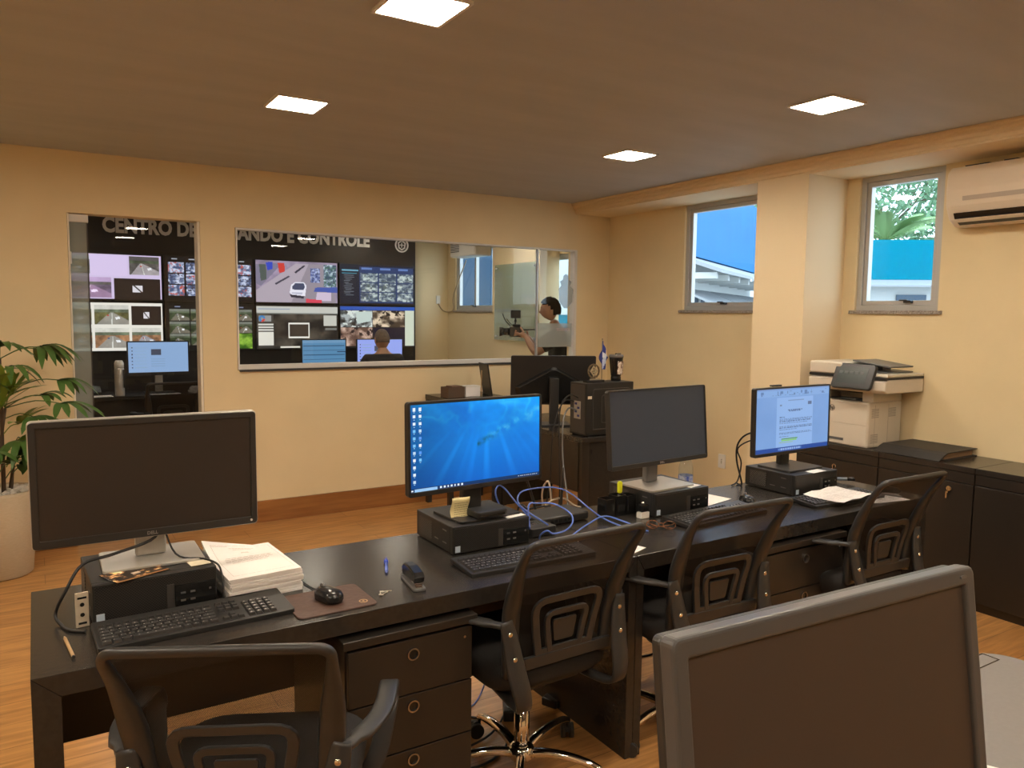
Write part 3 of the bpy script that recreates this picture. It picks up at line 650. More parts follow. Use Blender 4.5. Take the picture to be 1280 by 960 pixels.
    # (screen leans back: the foot sits under the hinge)
near_monitor()
# camera-side desk with rounded far right corner
def near_desk():
    t = thing('desk', 'grey topped desk end with rounded corner at the lower right edge', 'desk', (1.2, .62, 0)); 
    pts = [(-1.1, -.30), (.877, -.30), (.877, .27)]+[(.877-.095+.095*math.cos(a), .27+.095*math.sin(a)) for a in [k*PI/16 for k in range(1, 9)]]+[(-1.1, .365)]
    b = newbm(); prism(b, pts, .725, .75, 'XY'); obj('desktop', b, mat('grey_laminate', (.20, .185, .18), .45, noise=(.212, .197, .19), scale=80), t, bevel=.002)
    for x in (-.95, .70):
        b = newbm(); box(b, (x, -.24, 0), (x+.04, .20, .724)); obj('leg', b, PLD, t, bevel=.003)
    b = newbm(); ring(b, [(.60, .20), (.828, .307), (.828-.0, .310), (.598, .345)][0:0] or [(.56, .348), (.826, .348), (.826, .306), (.56, .306)], [(.563, .3455), (.8235, .3455), (.8235, .3085), (.563, .3085)], .7502, .7512, 'XY'); obj('cable_flap', b, PLG, t)
near_desk()
# ================================================================ task chairs
YB = [(.44, -.195), (.50, -.205), (.56, -.211), (.64, -.218), (.72, -.234), (.80, -.265), (.87, -.300), (.93, -.340), (.975, -.372)]
def yb(z):
    for (z0, y0), (z1, y1) in zip(YB, YB[1:]):
        if z <= z1: t = (z-z0)/(z1-z0); return y0+(y1-y0)*t
    return YB[-1][1]
CHM = mat('chair_plastic', (.032, .031, .030), .36)
def band(b, pts, w, off, th, closed=False):
    """flat moulded strip drawn in (x,z) and laid on the curved back"""
    P = [Vector((p[0], p[1])) for p in pts]; n = len(P); L = []; Rr = []
    ww = w if isinstance(w, (list, tuple)) else [w]*n
    for i in range(n):
        a = P[i-1] if (i > 0 or closed) else P[0]; c = P[(i+1) % n] if (i < n-1 or closed) else P[-1]; t = (c-a).normalized(); nn = Vector((-t.y, t.x))
        L.append(P[i]+nn*ww[i]/2); Rr.append(P[i]-nn*ww[i]/2)
    rows = []
    for a, c in zip(L, Rr):
        rows.append([b.verts.new((a.x, yb(a.y)+off, a.y)), b.verts.new((c.x, yb(c.y)+off, c.y)), b.verts.new((c.x, yb(c.y)+off+th, c.y)), b.verts.new((a.x, yb(a.y)+off+th, a.y))])
    for i in range(n if closed else n-1):
        A = rows[i]; B_ = rows[(i+1) % n]
        for j in range(4): b.faces.new((A[j], A[(j+1) % 4], B_[(j+1) % 4], B_[j]))
    if not closed: b.faces.new(rows[0][::-1]); b.faces.new(rows[-1])
def fillet(pts, r, n=5, closed=False):
    out = []; P = [Vector(p) for p in pts]; m = len(P)
    for i in range(m):
        if not closed and i in (0, m-1): out.append(P[i]); continue
        a = P[i-1]; c = P[(i+1) % m]; p = P[i]; d1 = (a-p); d2 = (c-p); rr = min(r, d1.length*.48, d2.length*.48)
        A = p+d1.normalized()*rr; C_ = p+d2.normalized()*rr
        for k in range(n+1): t = k/n; out.append(A*(1-t)**2+p*2*t*(1-t)+C_*t*t)
    return [tuple(v) for v in out]
def resamp(pts, step=.02):
    out = [pts[0]]
    for a, c in zip(pts, pts[1:]):
        d = math.dist(a, c); k = max(1, int(d/step))
        for j in range(1, k+1): out.append(tuple(a[q]+(c[q]-a[q])*j/k for q in range(len(a))))
    return out
def chair(loc, rz, label, sz=0.0, spin=0, group='black mesh backed task chairs at the long desk', far=False):
    """sz raises the seat; five-star chrome base"""
    t = thing('office_chair', label, 'chair', loc, rz, group); Z = Matrix.Translation((0, 0, sz))
    # back frame: curved side uprights and rounded top bar
    out = fillet([(-.186, .50), (-.202, .70), (-.222, .955), (.222, .955), (.202, .70), (.186, .50)], .035, 6)
    out = resamp(out, .02); b = newbm(); path = [Vector((x, yb(z), z)) for x, z in out]; n = len(path)
    sc = []; 
    for x, z in out: k = min(1, max(0, (.93-z)/.3)); top = z > .945; sc.append((1.0+1.15*k*(1 if z < .94 else 0), 1.0))
    # width axis lies in the surface: section is a rounded slab, wide on the sides, slim on the top bar
    rows = []; prof = [(-.5, -.5), (.5, -.5), (.62, 0), (.5, .5), (-.5, .5), (-.62, 0)]
    for i, p in enumerate(path):
        a = path[max(0, i-1)]; c = path[min(n-1, i+1)]; tt = (c-a).normalized(); nrm = Vector((0, 1, 0)); nrm = (nrm-tt*nrm.dot(tt)).normalized(); W = tt.cross(nrm)
        z = p.z; k = min(1, max(0, (.95-z)/.22)); wd = .017+.031*k*k*(3-2*k); dp = .017+.010*k
        rows.append([b.verts.new(p+W*(u*wd)+nrm*(v*dp)) for u, v in prof])
    for A_, B_ in zip(rows, rows[1:]):
        for j in range(6): f = b.faces.new((A_[j], A_[(j+1) % 6], B_[(j+1) % 6], B_[j])); f.smooth = True
    b.faces.new(rows[0][::-1]); b.faces.new(rows[-1])
    for v in b.verts: v.co = Z @ v.co
    obj('back_frame', b, CHM, t)
    # mesh panel
    b = newbm(); NX, NZ = 12, 18; g = []
    for i in range(NZ+1):
        z = .505+.445*i/NZ; row = []
        for j in range(NX+1): u = -1+2*j/NX; x = u*(.180+.034*(z-.5)/.45); row.append(b.verts.new(Z @ Vector((x, yb(z)+.008+.022*(1-u*u)*math.sin(PI*min(1, (z-.48)/.5)), z))))
        g.append(row)
    for i in range(NZ):
        for j in range(NX): f = b.faces.new((g[i][j], g[i][j+1], g[i+1][j+1], g[i+1][j])); f.smooth = True
    obj('mesh_panel', b, MESHM, t)
    # lumbar support: outer arch, inner arch, middle pad, cross bar
    b = newbm(); o_ = -.024
    band(b, resamp(fillet([(-.098, .550), (-.132, .738), (.132, .738), (.098, .550)], .05)), .026, o_, .012)
    band(b, resamp(fillet([(-.058, .560), (-.080, .688), (.080, .688), (.058, .560)], .03)), .020, o_-.002, .012)
    band(b, resamp([(-.190, .535), (.190, .535)]), .040, o_-.003, .016)
    band(b, [(-.105, .563), (.105, .563)], .022, o_, .010)
    for v in b.verts: v.co = Z @ v.co
    obj('lumbar_support', b, CHM, t, bevel=.003)
    b = newbm(); band(b, [(0, .584), (0, .591), (0, .651), (0, .658)], [.066, .078, .094, .086], o_+.008, .008)
    for v in b.verts: v.co = Z @ v.co
    obj('lumbar_pad', b, CHM, t, bevel=.002)
    # seat cushion with rounded underside
    b = newbm(); rows = []
    for (k, z) in ((.72, .425), (.90, .432), (.985, .455), (1.0, .485), (.975, .508), (.88, .520), (.45, .524)):
        rows.append([b.verts.new(Z @ Vector((x, y+.015, z-.012*(y < -.12)*0))) for x, y in rrect(.475*k, .46*k, .10*k, 6)])
    for A_, B_ in zip(rows, rows[1:]):
        m = len(A_)
        for j in range(m): f = b.faces.new((A_[j], A_[(j+1) % m], B_[(j+1) % m], B_[j])); f.smooth = True
    b.faces.new(rows[0][::-1]); b.faces.new(rows[-1]); obj('seat', b, FAB, t)
    b = newbm(); prism(b, rrect(.30, .28, .03, 4), .392, .424, 'XY', Z); box(b, (-.05, -.07, .345), (.05, .07, .3915), Z); obj('seat_plate', b, PL, t, bevel=.004)
    b = newbm(); tube(b, [Z @ Vector(p) for p in ((.05, .02, .37), (.16, .03, .37), (.24, .03, .375))], .006); obj('lever', b, PL, t)
    # arm loops with bracket plates bolted to the back frame
    for s in (-1, 1):
        b = newbm()
        bp = smoothpath([(s*.224, -.236, .692), (s*.214, -.246, .63), (s*.204, -.262, .55), (s*.194, -.284, .475), (s*.184, -.280, .425), (s*.172, -.22, .405), (s*.15, -.05, .404)], 4)
        rw = []
        for i, q in enumerate(bp):
            q = Z @ q; a = bp[max(0, i-1)]; c = bp[min(len(bp)-1, i+1)]; tt = (c-a).normalized(); W = Vector((1, 0, 0)); W = (W-tt*W.dot(tt)).normalized(); N = tt.cross(W); k = i/len(bp); wd = .040+.024*math.sin(PI*min(1, k*1.35))
            rw.append([b.verts.new(q+W*(u*wd/2)+N*(v*.016/2)) for u, v in ((-1, -.4), (-.85, -1), (.85, -1), (1, -.4), (1, .4), (.85, 1), (-.85, 1), (-1, .4))])
        for A_, B_ in zip(rw, rw[1:]):
            for j in range(8): f = b.faces.new((A_[j], A_[(j+1) % 8], B_[(j+1) % 8], B_[j])); f.smooth = True
        b.faces.new(rw[0][::-1]); b.faces.new(rw[-1])
        # flat strip: rises forward to the arm rest and loops down to the seat
        p = smoothpath([(s*.228, -.236, .676), (s*.250, -.20, .676), (s*.284, -.11, .670), (s*.298, -.02, .664), (s*.300, .07, .660), (s*.300, .12, .645), (s*.298, .14, .605), (s*.293, .115, .57), (s*.270, .07, .475), (s*.225, .05, .420), (s*.15, .05, .405)], 4)
        p = [Z @ v for v in p]; rows = []
        for i, q in enumerate(p):
            a = p[max(0, i-1)]; c = p[min(len(p)-1, i+1)]; tt = (c-a).normalized(); k = i/len(p); W = Vector((1, 0, 0)) if k < .8 else Vector((1-(k-.8)*5, (k-.8)*5, 0)).normalized(); W = (W-tt*W.dot(tt)).normalized(); N = tt.cross(W); wd = .028 if k < .1 else .048
            rows.append([b.verts.new(q+W*(u*wd/2)+N*(v*.014/2)) for u, v in ((-1, -.6), (-.8, -1), (.8, -1), (1, -.6), (1, .6), (.8, 1), (-.8, 1), (-1, .6))])
        for A_, B_ in zip(rows, rows[1:]):
            for j in range(8): f = b.faces.new((A_[j], A_[(j+1) % 8], B_[(j+1) % 8], B_[j])); f.smooth = True
        b.faces.new(rows[0][::-1]); b.faces.new(rows[-1])
        ar = obj('armrest', b, CHM, t)
        for z in (.652, .578):
            b = newbm(); c = Z @ Vector((s*(.216 if z > .62 else .208), -.250 if z > .62 else -.266, z)); sphere(b, c, .0085, (1, .45, 1), 10); obj('bolt', b, CHR, ar)
    # gas lift and base
    b = newbm(); cyl(b, (0, 0, .075), (0, 0, .25), .027, 16); cyl(b, (0, 0, .25), (0, 0, .345+sz), .015, 12); obj('gas_lift', b, CHR, t)
    b = newbm(); lathe(b, [(.040, .060), (.045, .072), (.045, .098), (.034, .108), (.028, .110)], 18); obj('hub', b, CHR, t)
    for k in range(5):
        a = spin+72*k; M_ = Matrix.Rotation(math.radians(a), 4, 'Z')
        b = newbm(); p = [M_ @ Vector(q) for q in ((.035, 0, .085), (.10, 0, .098), (.18, 0, .100), (.25, 0, .090), (.285, 0, .076))]; p = smoothpath(p, 3)
        sweep(b, p, [(-.019, -.011), (.019, -.011), (.016, .007), (.007, .013), (-.007, .013), (-.016, .007)], Vector((0, 0, 1)), scales=[(1-.35*i/len(p), 1-.25*i/len(p)) for i in range(len(p))])
        lg = obj('leg', b, CHR, t)
        b = newbm(); sw = 40+37*k; M2 = M_ @ Matrix.Translation((.285, 0, 0)) @ Matrix.Rotation(math.radians(sw), 4, 'Z')
        cyl(b, M2 @ Vector((0, 0, .05)), M2 @ Vector((0, 0, .076)), .006, 8)
        for s in (-1, 1): cyl(b, M2 @ Vector((.015, s*.007, .0275)), M2 @ Vector((.015, s*.024, .0275)), .0275, 18)
        prism(b, [(.015+.020*math.cos(q*PI/8), .0275+.031*math.sin(q*PI/8)) for q in range(9)], -.0065, .0065, 'XZ', M2)
        obj('caster', b, PL, t)
    return t
chair((.438, 1.84, 0), -27, sz=-.012, label='nearest black mesh chair, cut by the bottom edge, in front of the mouse pad', spin=10)
chair((1.390, 2.145, 0), 1.5, sz=-.012, label='middle black mesh task chair with its chrome base in view, before the blue screen', spin=18)
chair((2.065, 2.115, 0), -2, 'black mesh task chair behind the near monitor, before the switched off bluish monitor', spin=52)
chair((3.035, 2.10, 0), -1, 'black mesh task chair at the right end of the desk beside the low cabinets', spin=30)

# ================================================================ desktop computers lying flat
def pc(loc, rz, label, dims=(.32, .30, .100), logo=True, sticker=True, vents=True, front=PERF):
    t = thing('desktop_computer', label, 'computer', loc, rz, 'flat black desktop computers under the monitors'); w, d, h = dims
    b = newbm(); box(b, (0, .022, .004), (w, d, h)); obj('case', b, mat('pc_case', (.026, .025, .024), .45), t, bevel=.003)
    b = newbm(); box(b, (0, 0, .003), (w, .0215, h+.001)); obj('front_bezel', b, PL, t, bevel=.003)
    b = newbm(); box(b, (.006, -.002, .008), (w*.60, .001, h-.006)); obj('front_grille', b, front, t)
    b = newbm(); box(b, (w*.60, -.002, h*.70), (w-.006, .001, h-.006)); obj('front_grille', b, front, t)
    b = newbm(); box(b, (w*.645, -.0035, .010), (w-.004, .001, h*.66)); dp = obj('drive_panel', b, PLG, t, bevel=.001)
    for k in range(2):
        for q in range(2): b = newbm(); box(b, (w*.69+q*.026, -.0045, .026+k*.022), (w*.69+q*.026+.013, -.0035, .0315+k*.022)); obj('port', b, PLM, dp)
    b = newbm(); box(b, (w*.93, -.0045, .048), (w*.93+.006, -.0035, .054)); obj('indicator', b, PLM, dp)
    b = newbm(); box(b, (w*.575, -.004, .008), (w*.64, .001, h*.72)); obj('power_strip', b, PLD, t, bevel=.001)
    if sticker: b = newbm(); box(b, (.008, -.0032, .010), (.028, -.0021, .032)); st = obj('processor_sticker', b, mat('sticker_blue_white', (.50, .62, .74), .5), t)
    if vents:
        b = newbm(); box(b, (-.0015, .17, .018), (.0005, .27, h-.015)); obj('side_vent', b, PERFL, t)
        for (y_, z_) in ((.05, .075), (.05, .03), (.115, .03)): b = newbm(); box(b, (-.001, y_, z_), (.0005, y_+.03, z_+.004)); obj('side_latch', b, PLM, t)
    return t
pc((.105, 2.285, .75), 2.5, 'flat desktop computer under the widest monitor, with a dark photo card on top', dims=(.32, .30, .112))
pc((1.222, 2.345, .75), 0, 'flat desktop computer under the blue screen, with a yellow note hanging off it')
pc((2.195, 2.375, .75), 1, 'flat desktop computer with smooth front between pen holder and water bottle', front=PL)
pc((3.04, 2.335, .75), 0, 'flat desktop computer with light side vents under the document monitor', front=PL)

# ================================================================ keyboards
def keyboard(loc, rz, label, w=.46, d=.155, tilt=3):
    t = thing('keyboard', label, 'keyboard', loc, rz, 'black keyboards on the long desk', rot=(tilt, 0, rz))
    b = newbm(); prism(b, rrect(w, d, .008, 4), .002, .016, 'XY'); obj('base', b, PL, t, bevel=.002)
    b = newbm(); y0 = -d/2+.012; p = .0195
    def key(x, y, kw=1.0, kh=1.0): frustum(b, (x+.001, y+.001, .0162), (x+p*kw-.0015, y+p*kh-.0015, .0235), (.0022, .0022))
    x0 = -w/2+.010
    for r, row in enumerate(((1.3, 1.1, 1.2, 6.2, 1.2, 1.1, 1.1, 1.3), (2.2,)+(1,)*10+(2.3,), (1.7,)+(1,)*11+(1.8,), (1.4,)+(1,)*12+(1.1,), (1,)*13+(1.5,))):
        x = x0
        for k in row: key(x, y0+r*p, k); x += p*k
    x = x0
    for k in range(14): key(x+.0015*(k//4), y0+5.35*p, .98, .8); x += p*1.02
    xn = x0+15.0*p
    for c in range(3):
        key(xn+c*p, y0+5.35*p, 1, .8); key(xn+c*p, y0+4*p); key(xn+c*p, y0+3*p); key(xn+c*p, y0)
    key(xn+p, y0+p); xm = xn+3.5*p
    for r in range(5):
        for c in range(4):
            if c < 4: key(xm+c*p, y0+r*p)
    obj('keycaps', b, mat('keycap_black', (.040, .038, .037), .42), t)
    b = newbm()
    for r in range(5):
        for k in range(14): box(b, (x0+p*k+.0075, y0+r*p+.009, .02352), (x0+p*k+.0105, y0+r*p+.0125, .02365))
    obj('letter_legends', b, mat('legend_white', (.45, .43, .40), .6), t)
    b = newbm()
    for r in range(5):
        for c in range(4): box(b, (xm+c*p+.0065, y0+r*p+.0085, .02352), (xm+c*p+.0105, y0+r*p+.013, .02365))
    obj('number_legends', b, mat('legend_white', (.45, .43, .40), .6), t)
    return t
keyboard((.348, 2.185, .752), 2.3, 'black keyboard in front of the leftmost computer, touching the paper stack', w=.495, d=.17)
keyboard((1.42, 2.185, .752), -1, 'black keyboard in front of the blue screen, seen partly through a chair mesh', w=.50, d=.165)
keyboard((2.44, 2.265, .752), 4, 'black keyboard beside the smooth fronted computer, with a mouse at its end', w=.50, d=.16)
keyboard((3.17, 2.195, .752), -3, 'black keyboard half covered by printed sheets at the right end', w=.48, d=.155)
def mouse(loc, rz, label):
    t = thing('mouse', label, 'mouse', loc, rz)
    b = newbm(); rows = []
    for (k, z) in ((.92, 0), (1, .008), (.98, .018), (.85, .028), (.55, .034), (.2, .036)):
        rows.append([b.verts.new((x*(1-.12*(y > .03)), y-.004*(1-k), z+.002)) for x, y in rrect(.062*k, .108*k, .03*k, 6)])
    for A_, B_ in zip(rows, rows[1:]):
        m = len(A_)
        for j in range(m): f = b.faces.new((A_[j], A_[(j+1) % m], B_[(j+1) % m], B_[j])); f.smooth = True
    b.faces.new(rows[0][::-1]); b.faces.new(rows[-1]); obj('body', b, mat('mouse_black', (.015, .015, .016), .22), t)
    b = newbm(); cyl(b, (-.004, .030, .0345), (.004, .030, .0345), .009, 12); obj('scroll_wheel', b, PLM, t)
    return t
mouse((.708, 2.150, .754), 15, 'black corded mouse on the brown mouse pad')
mouse((2.745, 2.36, .750), -30, 'black mouse at the right end of the third keyboard')
mouse((3.36, 2.395, .750), 20, 'black mouse behind the printed sheets at the right end')
b = newbm(); prism(b, rrect(.235, .195, .018, 5), .0, .0035, 'XY')
pad = thing('mouse_pad', 'brown leather mouse pad with a small round badge', 'mouse pad', (.708, 2.150, .7502), 1); obj('pad', b, mat('brown_leather', (.075, .036, .025), .55, noise=(.09, .045, .03), scale=60, bump=.15), pad, bevel=.001)
b = newbm(); ring(b, [(.085+.013*math.cos(k*PI/8), -.060+.013*math.sin(k*PI/8)) for k in range(16)], [(.085+.010*math.cos(k*PI/8), -.060+.010*math.sin(k*PI/8)) for k in range(16)], .0036, .0042, 'XY'); box(b, (.082, -.064, .0036), (.088, -.056, .0042)); obj('badge', b, mat('badge_gold', (.55, .35, .16), .4, .4), pad)
def cable(name, pts, r, m, label, cat='cable', sm=6, group=None):
    b = newbm(); tube(b, pts, r, 7, sm); o = obj(name, b, m); return tag(o, label, cat, group)
cable('mouse_cable', [(.712, 2.206, .768), (.700, 2.26, .754), (.69, 2.36, .754), (.72, 2.50, .754), (.70, 2.62, .754)], .0022, RUB, 'thin black cord running back from the mouse on the brown pad')
# ---- stack of papers
def paper_stack():
    t = thing('paper_stack', 'thick stack of printed white sheets beside the leftmost computer', 'papers', (.553, 2.43, .7505), 4); rng = random.Random(5); z = 0
    for k in range(9):
        h = .0080; w, d = .215, .31; dx = rng.uniform(-.004, .004); dy = rng.uniform(-.004, .004); b = newbm(); nx, ny = 8, 8
        g0 = []
        for lay in (0, 1):
            g = []
            for i in range(ny+1):
                row = []
                for j in range(nx+1):
                    u = j/nx; v = i/ny; lift = .044*max(0, v-.45)**1.6*max(0, .75-u)*(k/8)*3.2; row.append(b.verts.new((dx-w/2+w*u, dy-d/2+d*v, z+lay*h*.93+lift)))
                g.append(row)
            g0.append(g)
        lo, hi = g0
        for i in range(ny):
            for j in range(nx): b.faces.new((lo[i][j], lo[i+1][j], lo[i+1][j+1], lo[i][j+1])); f = b.faces.new((hi[i][j], hi[i][j+1], hi[i+1][j+1], hi[i+1][j]))
        for i in range(ny): b.faces.new((lo[i][0], hi[i][0], hi[i+1][0], lo[i+1][0])); b.faces.new((lo[i][nx], lo[i+1][nx], hi[i+1][nx], hi[i][nx]))
        for j in range(nx): b.faces.new((lo[0][j], lo[0][j+1], hi[0][j+1], hi[0][j])); b.faces.new((lo[ny][j], hi[ny][j], hi[ny][j+1], lo[ny][j+1]))
        s = obj('sheaf', b, PAP, t); z += h
        if k == 8:
            b = newbm(); r_ = random.Random(1)
            def ln(x0, x1, y, wd): 
                def zz(x, y): u = (x-dx+w/2)/w; v = (y-dy+d/2)/d; return z-.07*h+.0004+.044*max(0, v-.45)**1.6*max(0, .75-u)*3.2
                n_ = 8
                for q in range(n_):
                    a0 = x0+(x1-x0)*q/n_; a1 = x0+(x1-x0)*(q+.85)/n_; v_ = [b.verts.new((a, y_, zz(a, y_)+.0006)) for a, y_ in ((a0, y), (a1, y), (a1, y+wd), (a0, y+wd))]; b.faces.new(v_)
            for y, x0, x1 in ((.105, -.04, .04), (.095, -.03, .03), (.07, -.01, .012), (.065, -.012, .014), (.03, -.07, .075), (.02, -.075, .07), (.01, -.075, .075), (0, -.075, .06), (-.012, -.06, .05), (.12, -.09, -.04)): ln(x0, x1, y, .0022)
            ln(-.092, .092, .128, .0012); ln(-.092, .092, -.13, .0012)
            for x in (-.092, .091):
                for q in range(24): ln(x, x+.0012, -.13+.0108*q, .009)
            obj('printed_text', b, mat('print_ink', (.42, .36, .30), .9), s)
    return t
paper_stack()
# ---- things on and around the leftmost computer
ph = np.zeros((30, 40, 3)); ph[:] = (38, 28, 20); q_ = nois(40, 30, 9, 4); ph += (np.clip(q_-.52, 0, 1)*6)[..., None]*np.array([200, 150, 100.]); rect(ph, .42, .45, .58, .62, (225, 205, 180)); rect(ph, 0, .9, 1, 1, (150, 105, 60))
t = thing('photo_card', 'dark printed photo card lying on the leftmost computer', 'card', (.215, 2.340, .8645), 22)
b = newbm(); box(b, (-.075, -.05, 0), (.075, .05, .0012)); cd = obj('card', b, PLG, t); raster('card_print', ph, (-.074, -.049, .0015), (.148, 0, 0), (0, .098, 0), PRINT, cd)
YEL = mat('yellow_paper', (.78, .68, .36), .8)
b = newbm(); box(b, (-.028, -.024, 0), (.028, .024, .001)); tag(obj('sticky_note', b, mat('cream_paper', (.75, .66, .48), .8), loc=(.385, 2.345, .8642), rot=(0, 0, 6)), 'cream sticky note on the front right corner of the leftmost computer', 'note')
t = thing('port_plate', 'pale metal plate with two round holes standing beside the leftmost computer', 'plate', (.081, 2.30, .7505), 8)
b = newbm(); box(b, (-.016, -.003, 0), (.016, .003, .095)); obj('plate', b, mat('cream_metal', (.60, .52, .40), .5, .2), t, bevel=.001)
b = newbm()
for z in (.034, .062): cyl(b, (0, -.0045, z), (0, -.0031, z), .0055, 14)
box(b, (-.011, -.004, .078), (.011, -.0031, .083)); box(b, (-.010, -.004, .008), (.010, -.0031, .014)); obj('holes', b, PLG, t)
cable('power_cable', [(.30, 2.462, 1.0), (.28, 2.43, .935), (.17, 2.40, .91), (.09, 2.39, .895), (.045, 2.36, .835), (.02, 2.37, .775), (.032, 2.33, .755), (.05, 2.28, .7545), (.085, 2.25, .7545)], .0045, RUB, 'thick black power cable curving off the back of the widest monitor')
cable('signal_cable', [(.30, 2.462, .99), (.33, 2.40, .885), (.40, 2.36, .870), (.432, 2.31, .86), (.438, 2.285, .82), (.437, 2.27, .765), (.44, 2.30, .754)], .0028, RUB, 'thin black cable looping over the right end of the leftmost computer')
t = thing('pencil', 'short sharpened pencil stub on the left end of the desk', 'pencil', (.045, 2.16, .7545), 96)
b = newbm(); cyl(b, (-.062, 0, 0), (.068, 0, 0), .0042, 6); obj('shaft', b, mat('pencil_wood', (.52, .34, .17), .6), t)
b = newbm(); cyl(b, (.068, 0, 0), (.084, 0, 0), .0042, 6, .0008); obj('tip', b, mat('pencil_tip', (.62, .44, .26), .7), t)
b = newbm(); cyl(b, (-.066, 0, 0), (-.062, 0, 0), .0043, 6); obj('end_cap', b, RUB, t)
t = thing('pen', 'blue ballpoint pen lying on the bare desk left of the stapler', 'pen', (.972, 2.345, .7555), 68)
BLU = mat('blue_ink_plastic', (.03, .06, .45), .25)
b = newbm(); cyl(b, (-.052, 0, 0), (.03, 0, 0), .0052, 10); cyl(b, (-.066, 0, 0), (-.052, 0, 0), .0015, 8, .0045); obj('barrel', b, mat('clear_blue_plastic', (.10, .16, .55), .2), t)
b = newbm(); cyl(b, (.0302, 0, 0), (.075, 0, 0), .0066, 10); box(b, (.032, .0045, -.001), (.072, .0075, .002)); obj('cap', b, BLU, t)
def stapler(loc, rz, label, sc=1.0):
    t = thing('stapler', label, 'stapler', loc, rz); K = Matrix.Scale(sc, 4)
    b = newbm(); prism(b, rrect(.150, .040, .012, 4), 0, .008, 'XY', K); obj('base', b, PLM, t, bevel=.002)
    b = newbm(); prism(b, [(-.065, .012), (.060, .022), (.068, .040), (.055, .052), (.0, .056), (-.05, .052), (-.070, .034)], -.016, .016, 'XZ', K); obj('top_arm', b, PLG, t, bevel=.004)
    b = newbm(); prism(b, [(-.055, .0085), (.06, .012), (.06, .021), (-.055, .0115)], -.011, .011, 'XZ', K); obj('magazine', b, CHR, t, bevel=.001)
    b = newbm(); box(b, (.052, -.010, .0085), (.068, .010, .0105), K); obj('anvil', b, CHR, t)
stapler((.985, 2.16, .7505), -98, 'dark grey stapler on the bare desk near the blue pen', 1.05)
stapler((3.47, 2.13, .7505), -75, 'small black stapler standing at the right end of the desk', .8)
t = thing('key_set', 'few small silver keys lying on the desk between mouse pad and stapler', 'keys', (.875, 2.125, .7505), 20)
for k, (x, y, a) in enumerate(((0, 0, 10), (.014, .006, -30), (-.012, .006, 50))):
    b = newbm(); M_ = Matrix.Translation((x, y, .0015*k)) @ Matrix.Rotation(math.radians(a), 4, 'Z'); cyl(b, M_ @ Vector((-.014, 0, 0)), M_ @ Vector((-.014, 0, .0015)), .006, 10); box(b, (-.009, -.0015, 0), (.016, .0015, .0014), M_); box(b, (.008, -.004, 0), (.013, -.0015, .0014), M_); obj('key', b, mat('key_metal', (.72, .66, .52), .3, .7), t)
# ---- around the blue-screen computer
b = newbm(); nx = 6; g = []
for i in range(9):
    v = i/8; z = .853+.078*v; y = 2.43+.012*math.sin(v*5)+.018*v; g.append([b.verts.new((1.262+.072*u/nx+.004*v, y+.004*math.sin(u), z)) for u in range(nx+1)])
fl = [[b.verts.new((1.262+.072*u/nx, 2.43-.012-.022*q, .8525+.0008*q)) for u in range(nx+1)] for q in range(2)]
g = fl[::-1]+g
for A_, B_ in zip(g, g[1:]):
    for j in range(nx): f = b.faces.new((A_[j], A_[j+1], B_[j+1], B_[j])); f.smooth = True
nt_ = obj('paper_note', b, YEL); s_ = nt_.modifiers.new('thick', 'SOLIDIFY'); s_.thickness = .0006; tag(nt_, 'yellow handwritten note propped against the foot of the blue screen', 'note')
b = newbm(); rg = random.Random(3)
for k in range(7):
    z = .864+.008*k; x = 1.270
    while x < 1.322: w_ = rg.uniform(.004, .011); box(b, (x, 2.4275, z), (x+w_, 2.4283, z+.0014)); x += w_+.002
obj('handwriting', b, mat('print_ink2', (.25, .2, .12), .9), nt_)
t = thing('card_reader', 'small black box resting on the foot of the blue screen', 'box', (1.395, 2.405, .8615), 4)
b = newbm(); prism(b, rrect(.135, .085, .014, 5), 0, .026, 'XY'); obj('body', b, PL, t, bevel=.006); b = newbm(); box(b, (-.055, -.0432, .007), (.05, -.0424, .013)); obj('slot', b, PLG, t)
b = newbm(); prism(b, rrect(.085, .030, .001, 1), 0, .0012, 'XY'); tag(obj('white_label', b, PAP, loc=(1.495, 2.375, .8512), rot=(0, 0, 6)), 'white label strip on the computer under the blue screen', 'label')
t = thing('router', 'black network router with two upright antennas behind the blue cables', 'router', (1.80, 2.56, .7505), 3)
b = newbm(); prism(b, rrect(.27, .15, .012, 4), .004, .036, 'XY'); obj('body', b, PL, t, bevel=.006)
for k in range(5): b = newbm(); box(b, (-.07+.022*k, -.0765, .013), (-.056+.022*k, -.0752, .024)); obj('port', b, PLG, t)
for x, lean in ((-.02, -.06), (.115, .012)):
    b = newbm(); cyl(b, (x, .078, .02), (x, .095, .02), .006, 8); tube(b, [(x, .092, .02), (x+lean*.3, .092, .08), (x+lean, .094, .195)], [.006, .0055, .0045], 8, 3); obj('antenna', b, PL, t)
t = thing('network_switch', 'low black switch box beside the right rear corner of the blue screen computer', 'switch', (1.635, 2.44, .7505), 4)
b = newbm(); prism(b, rrect(.12, .11, .006, 3), .002, .034, 'XY'); obj('body', b, PL, t, bevel=.003)
b = newbm()
for k in range(8): box(b, (-.05+.012*k, .0, .0342), (-.045+.012*k, .035, .0346))
obj('vents', b, PLG, t)
c1 = [(1.56, 2.535, .785), (1.518, 2.550, 0.888), (1.541, 2.570, 0.922), (1.562, 2.550, 0.908), (1.580, 2.500, 0.865), (1.603, 2.43, 0.815)]
cable('network_cable', c1, .0032, BLUC, 'blue network cable forming the tall narrow loop beside the blue screen', group=None)
cable('network_cable', [(1.66, 2.39, .79), (1.593, 2.46, .845), (1.600, 2.52, .868), (1.682, 2.600, .880), (1.863, 2.660, .862), (1.928, 2.620, .839), (1.936, 2.500, .801), (1.958, 2.420, .768), (1.985, 2.300, .7545), (2.03, 2.23, .7545)], .0032, BLUC, 'blue network cable making the widest arc over the router')
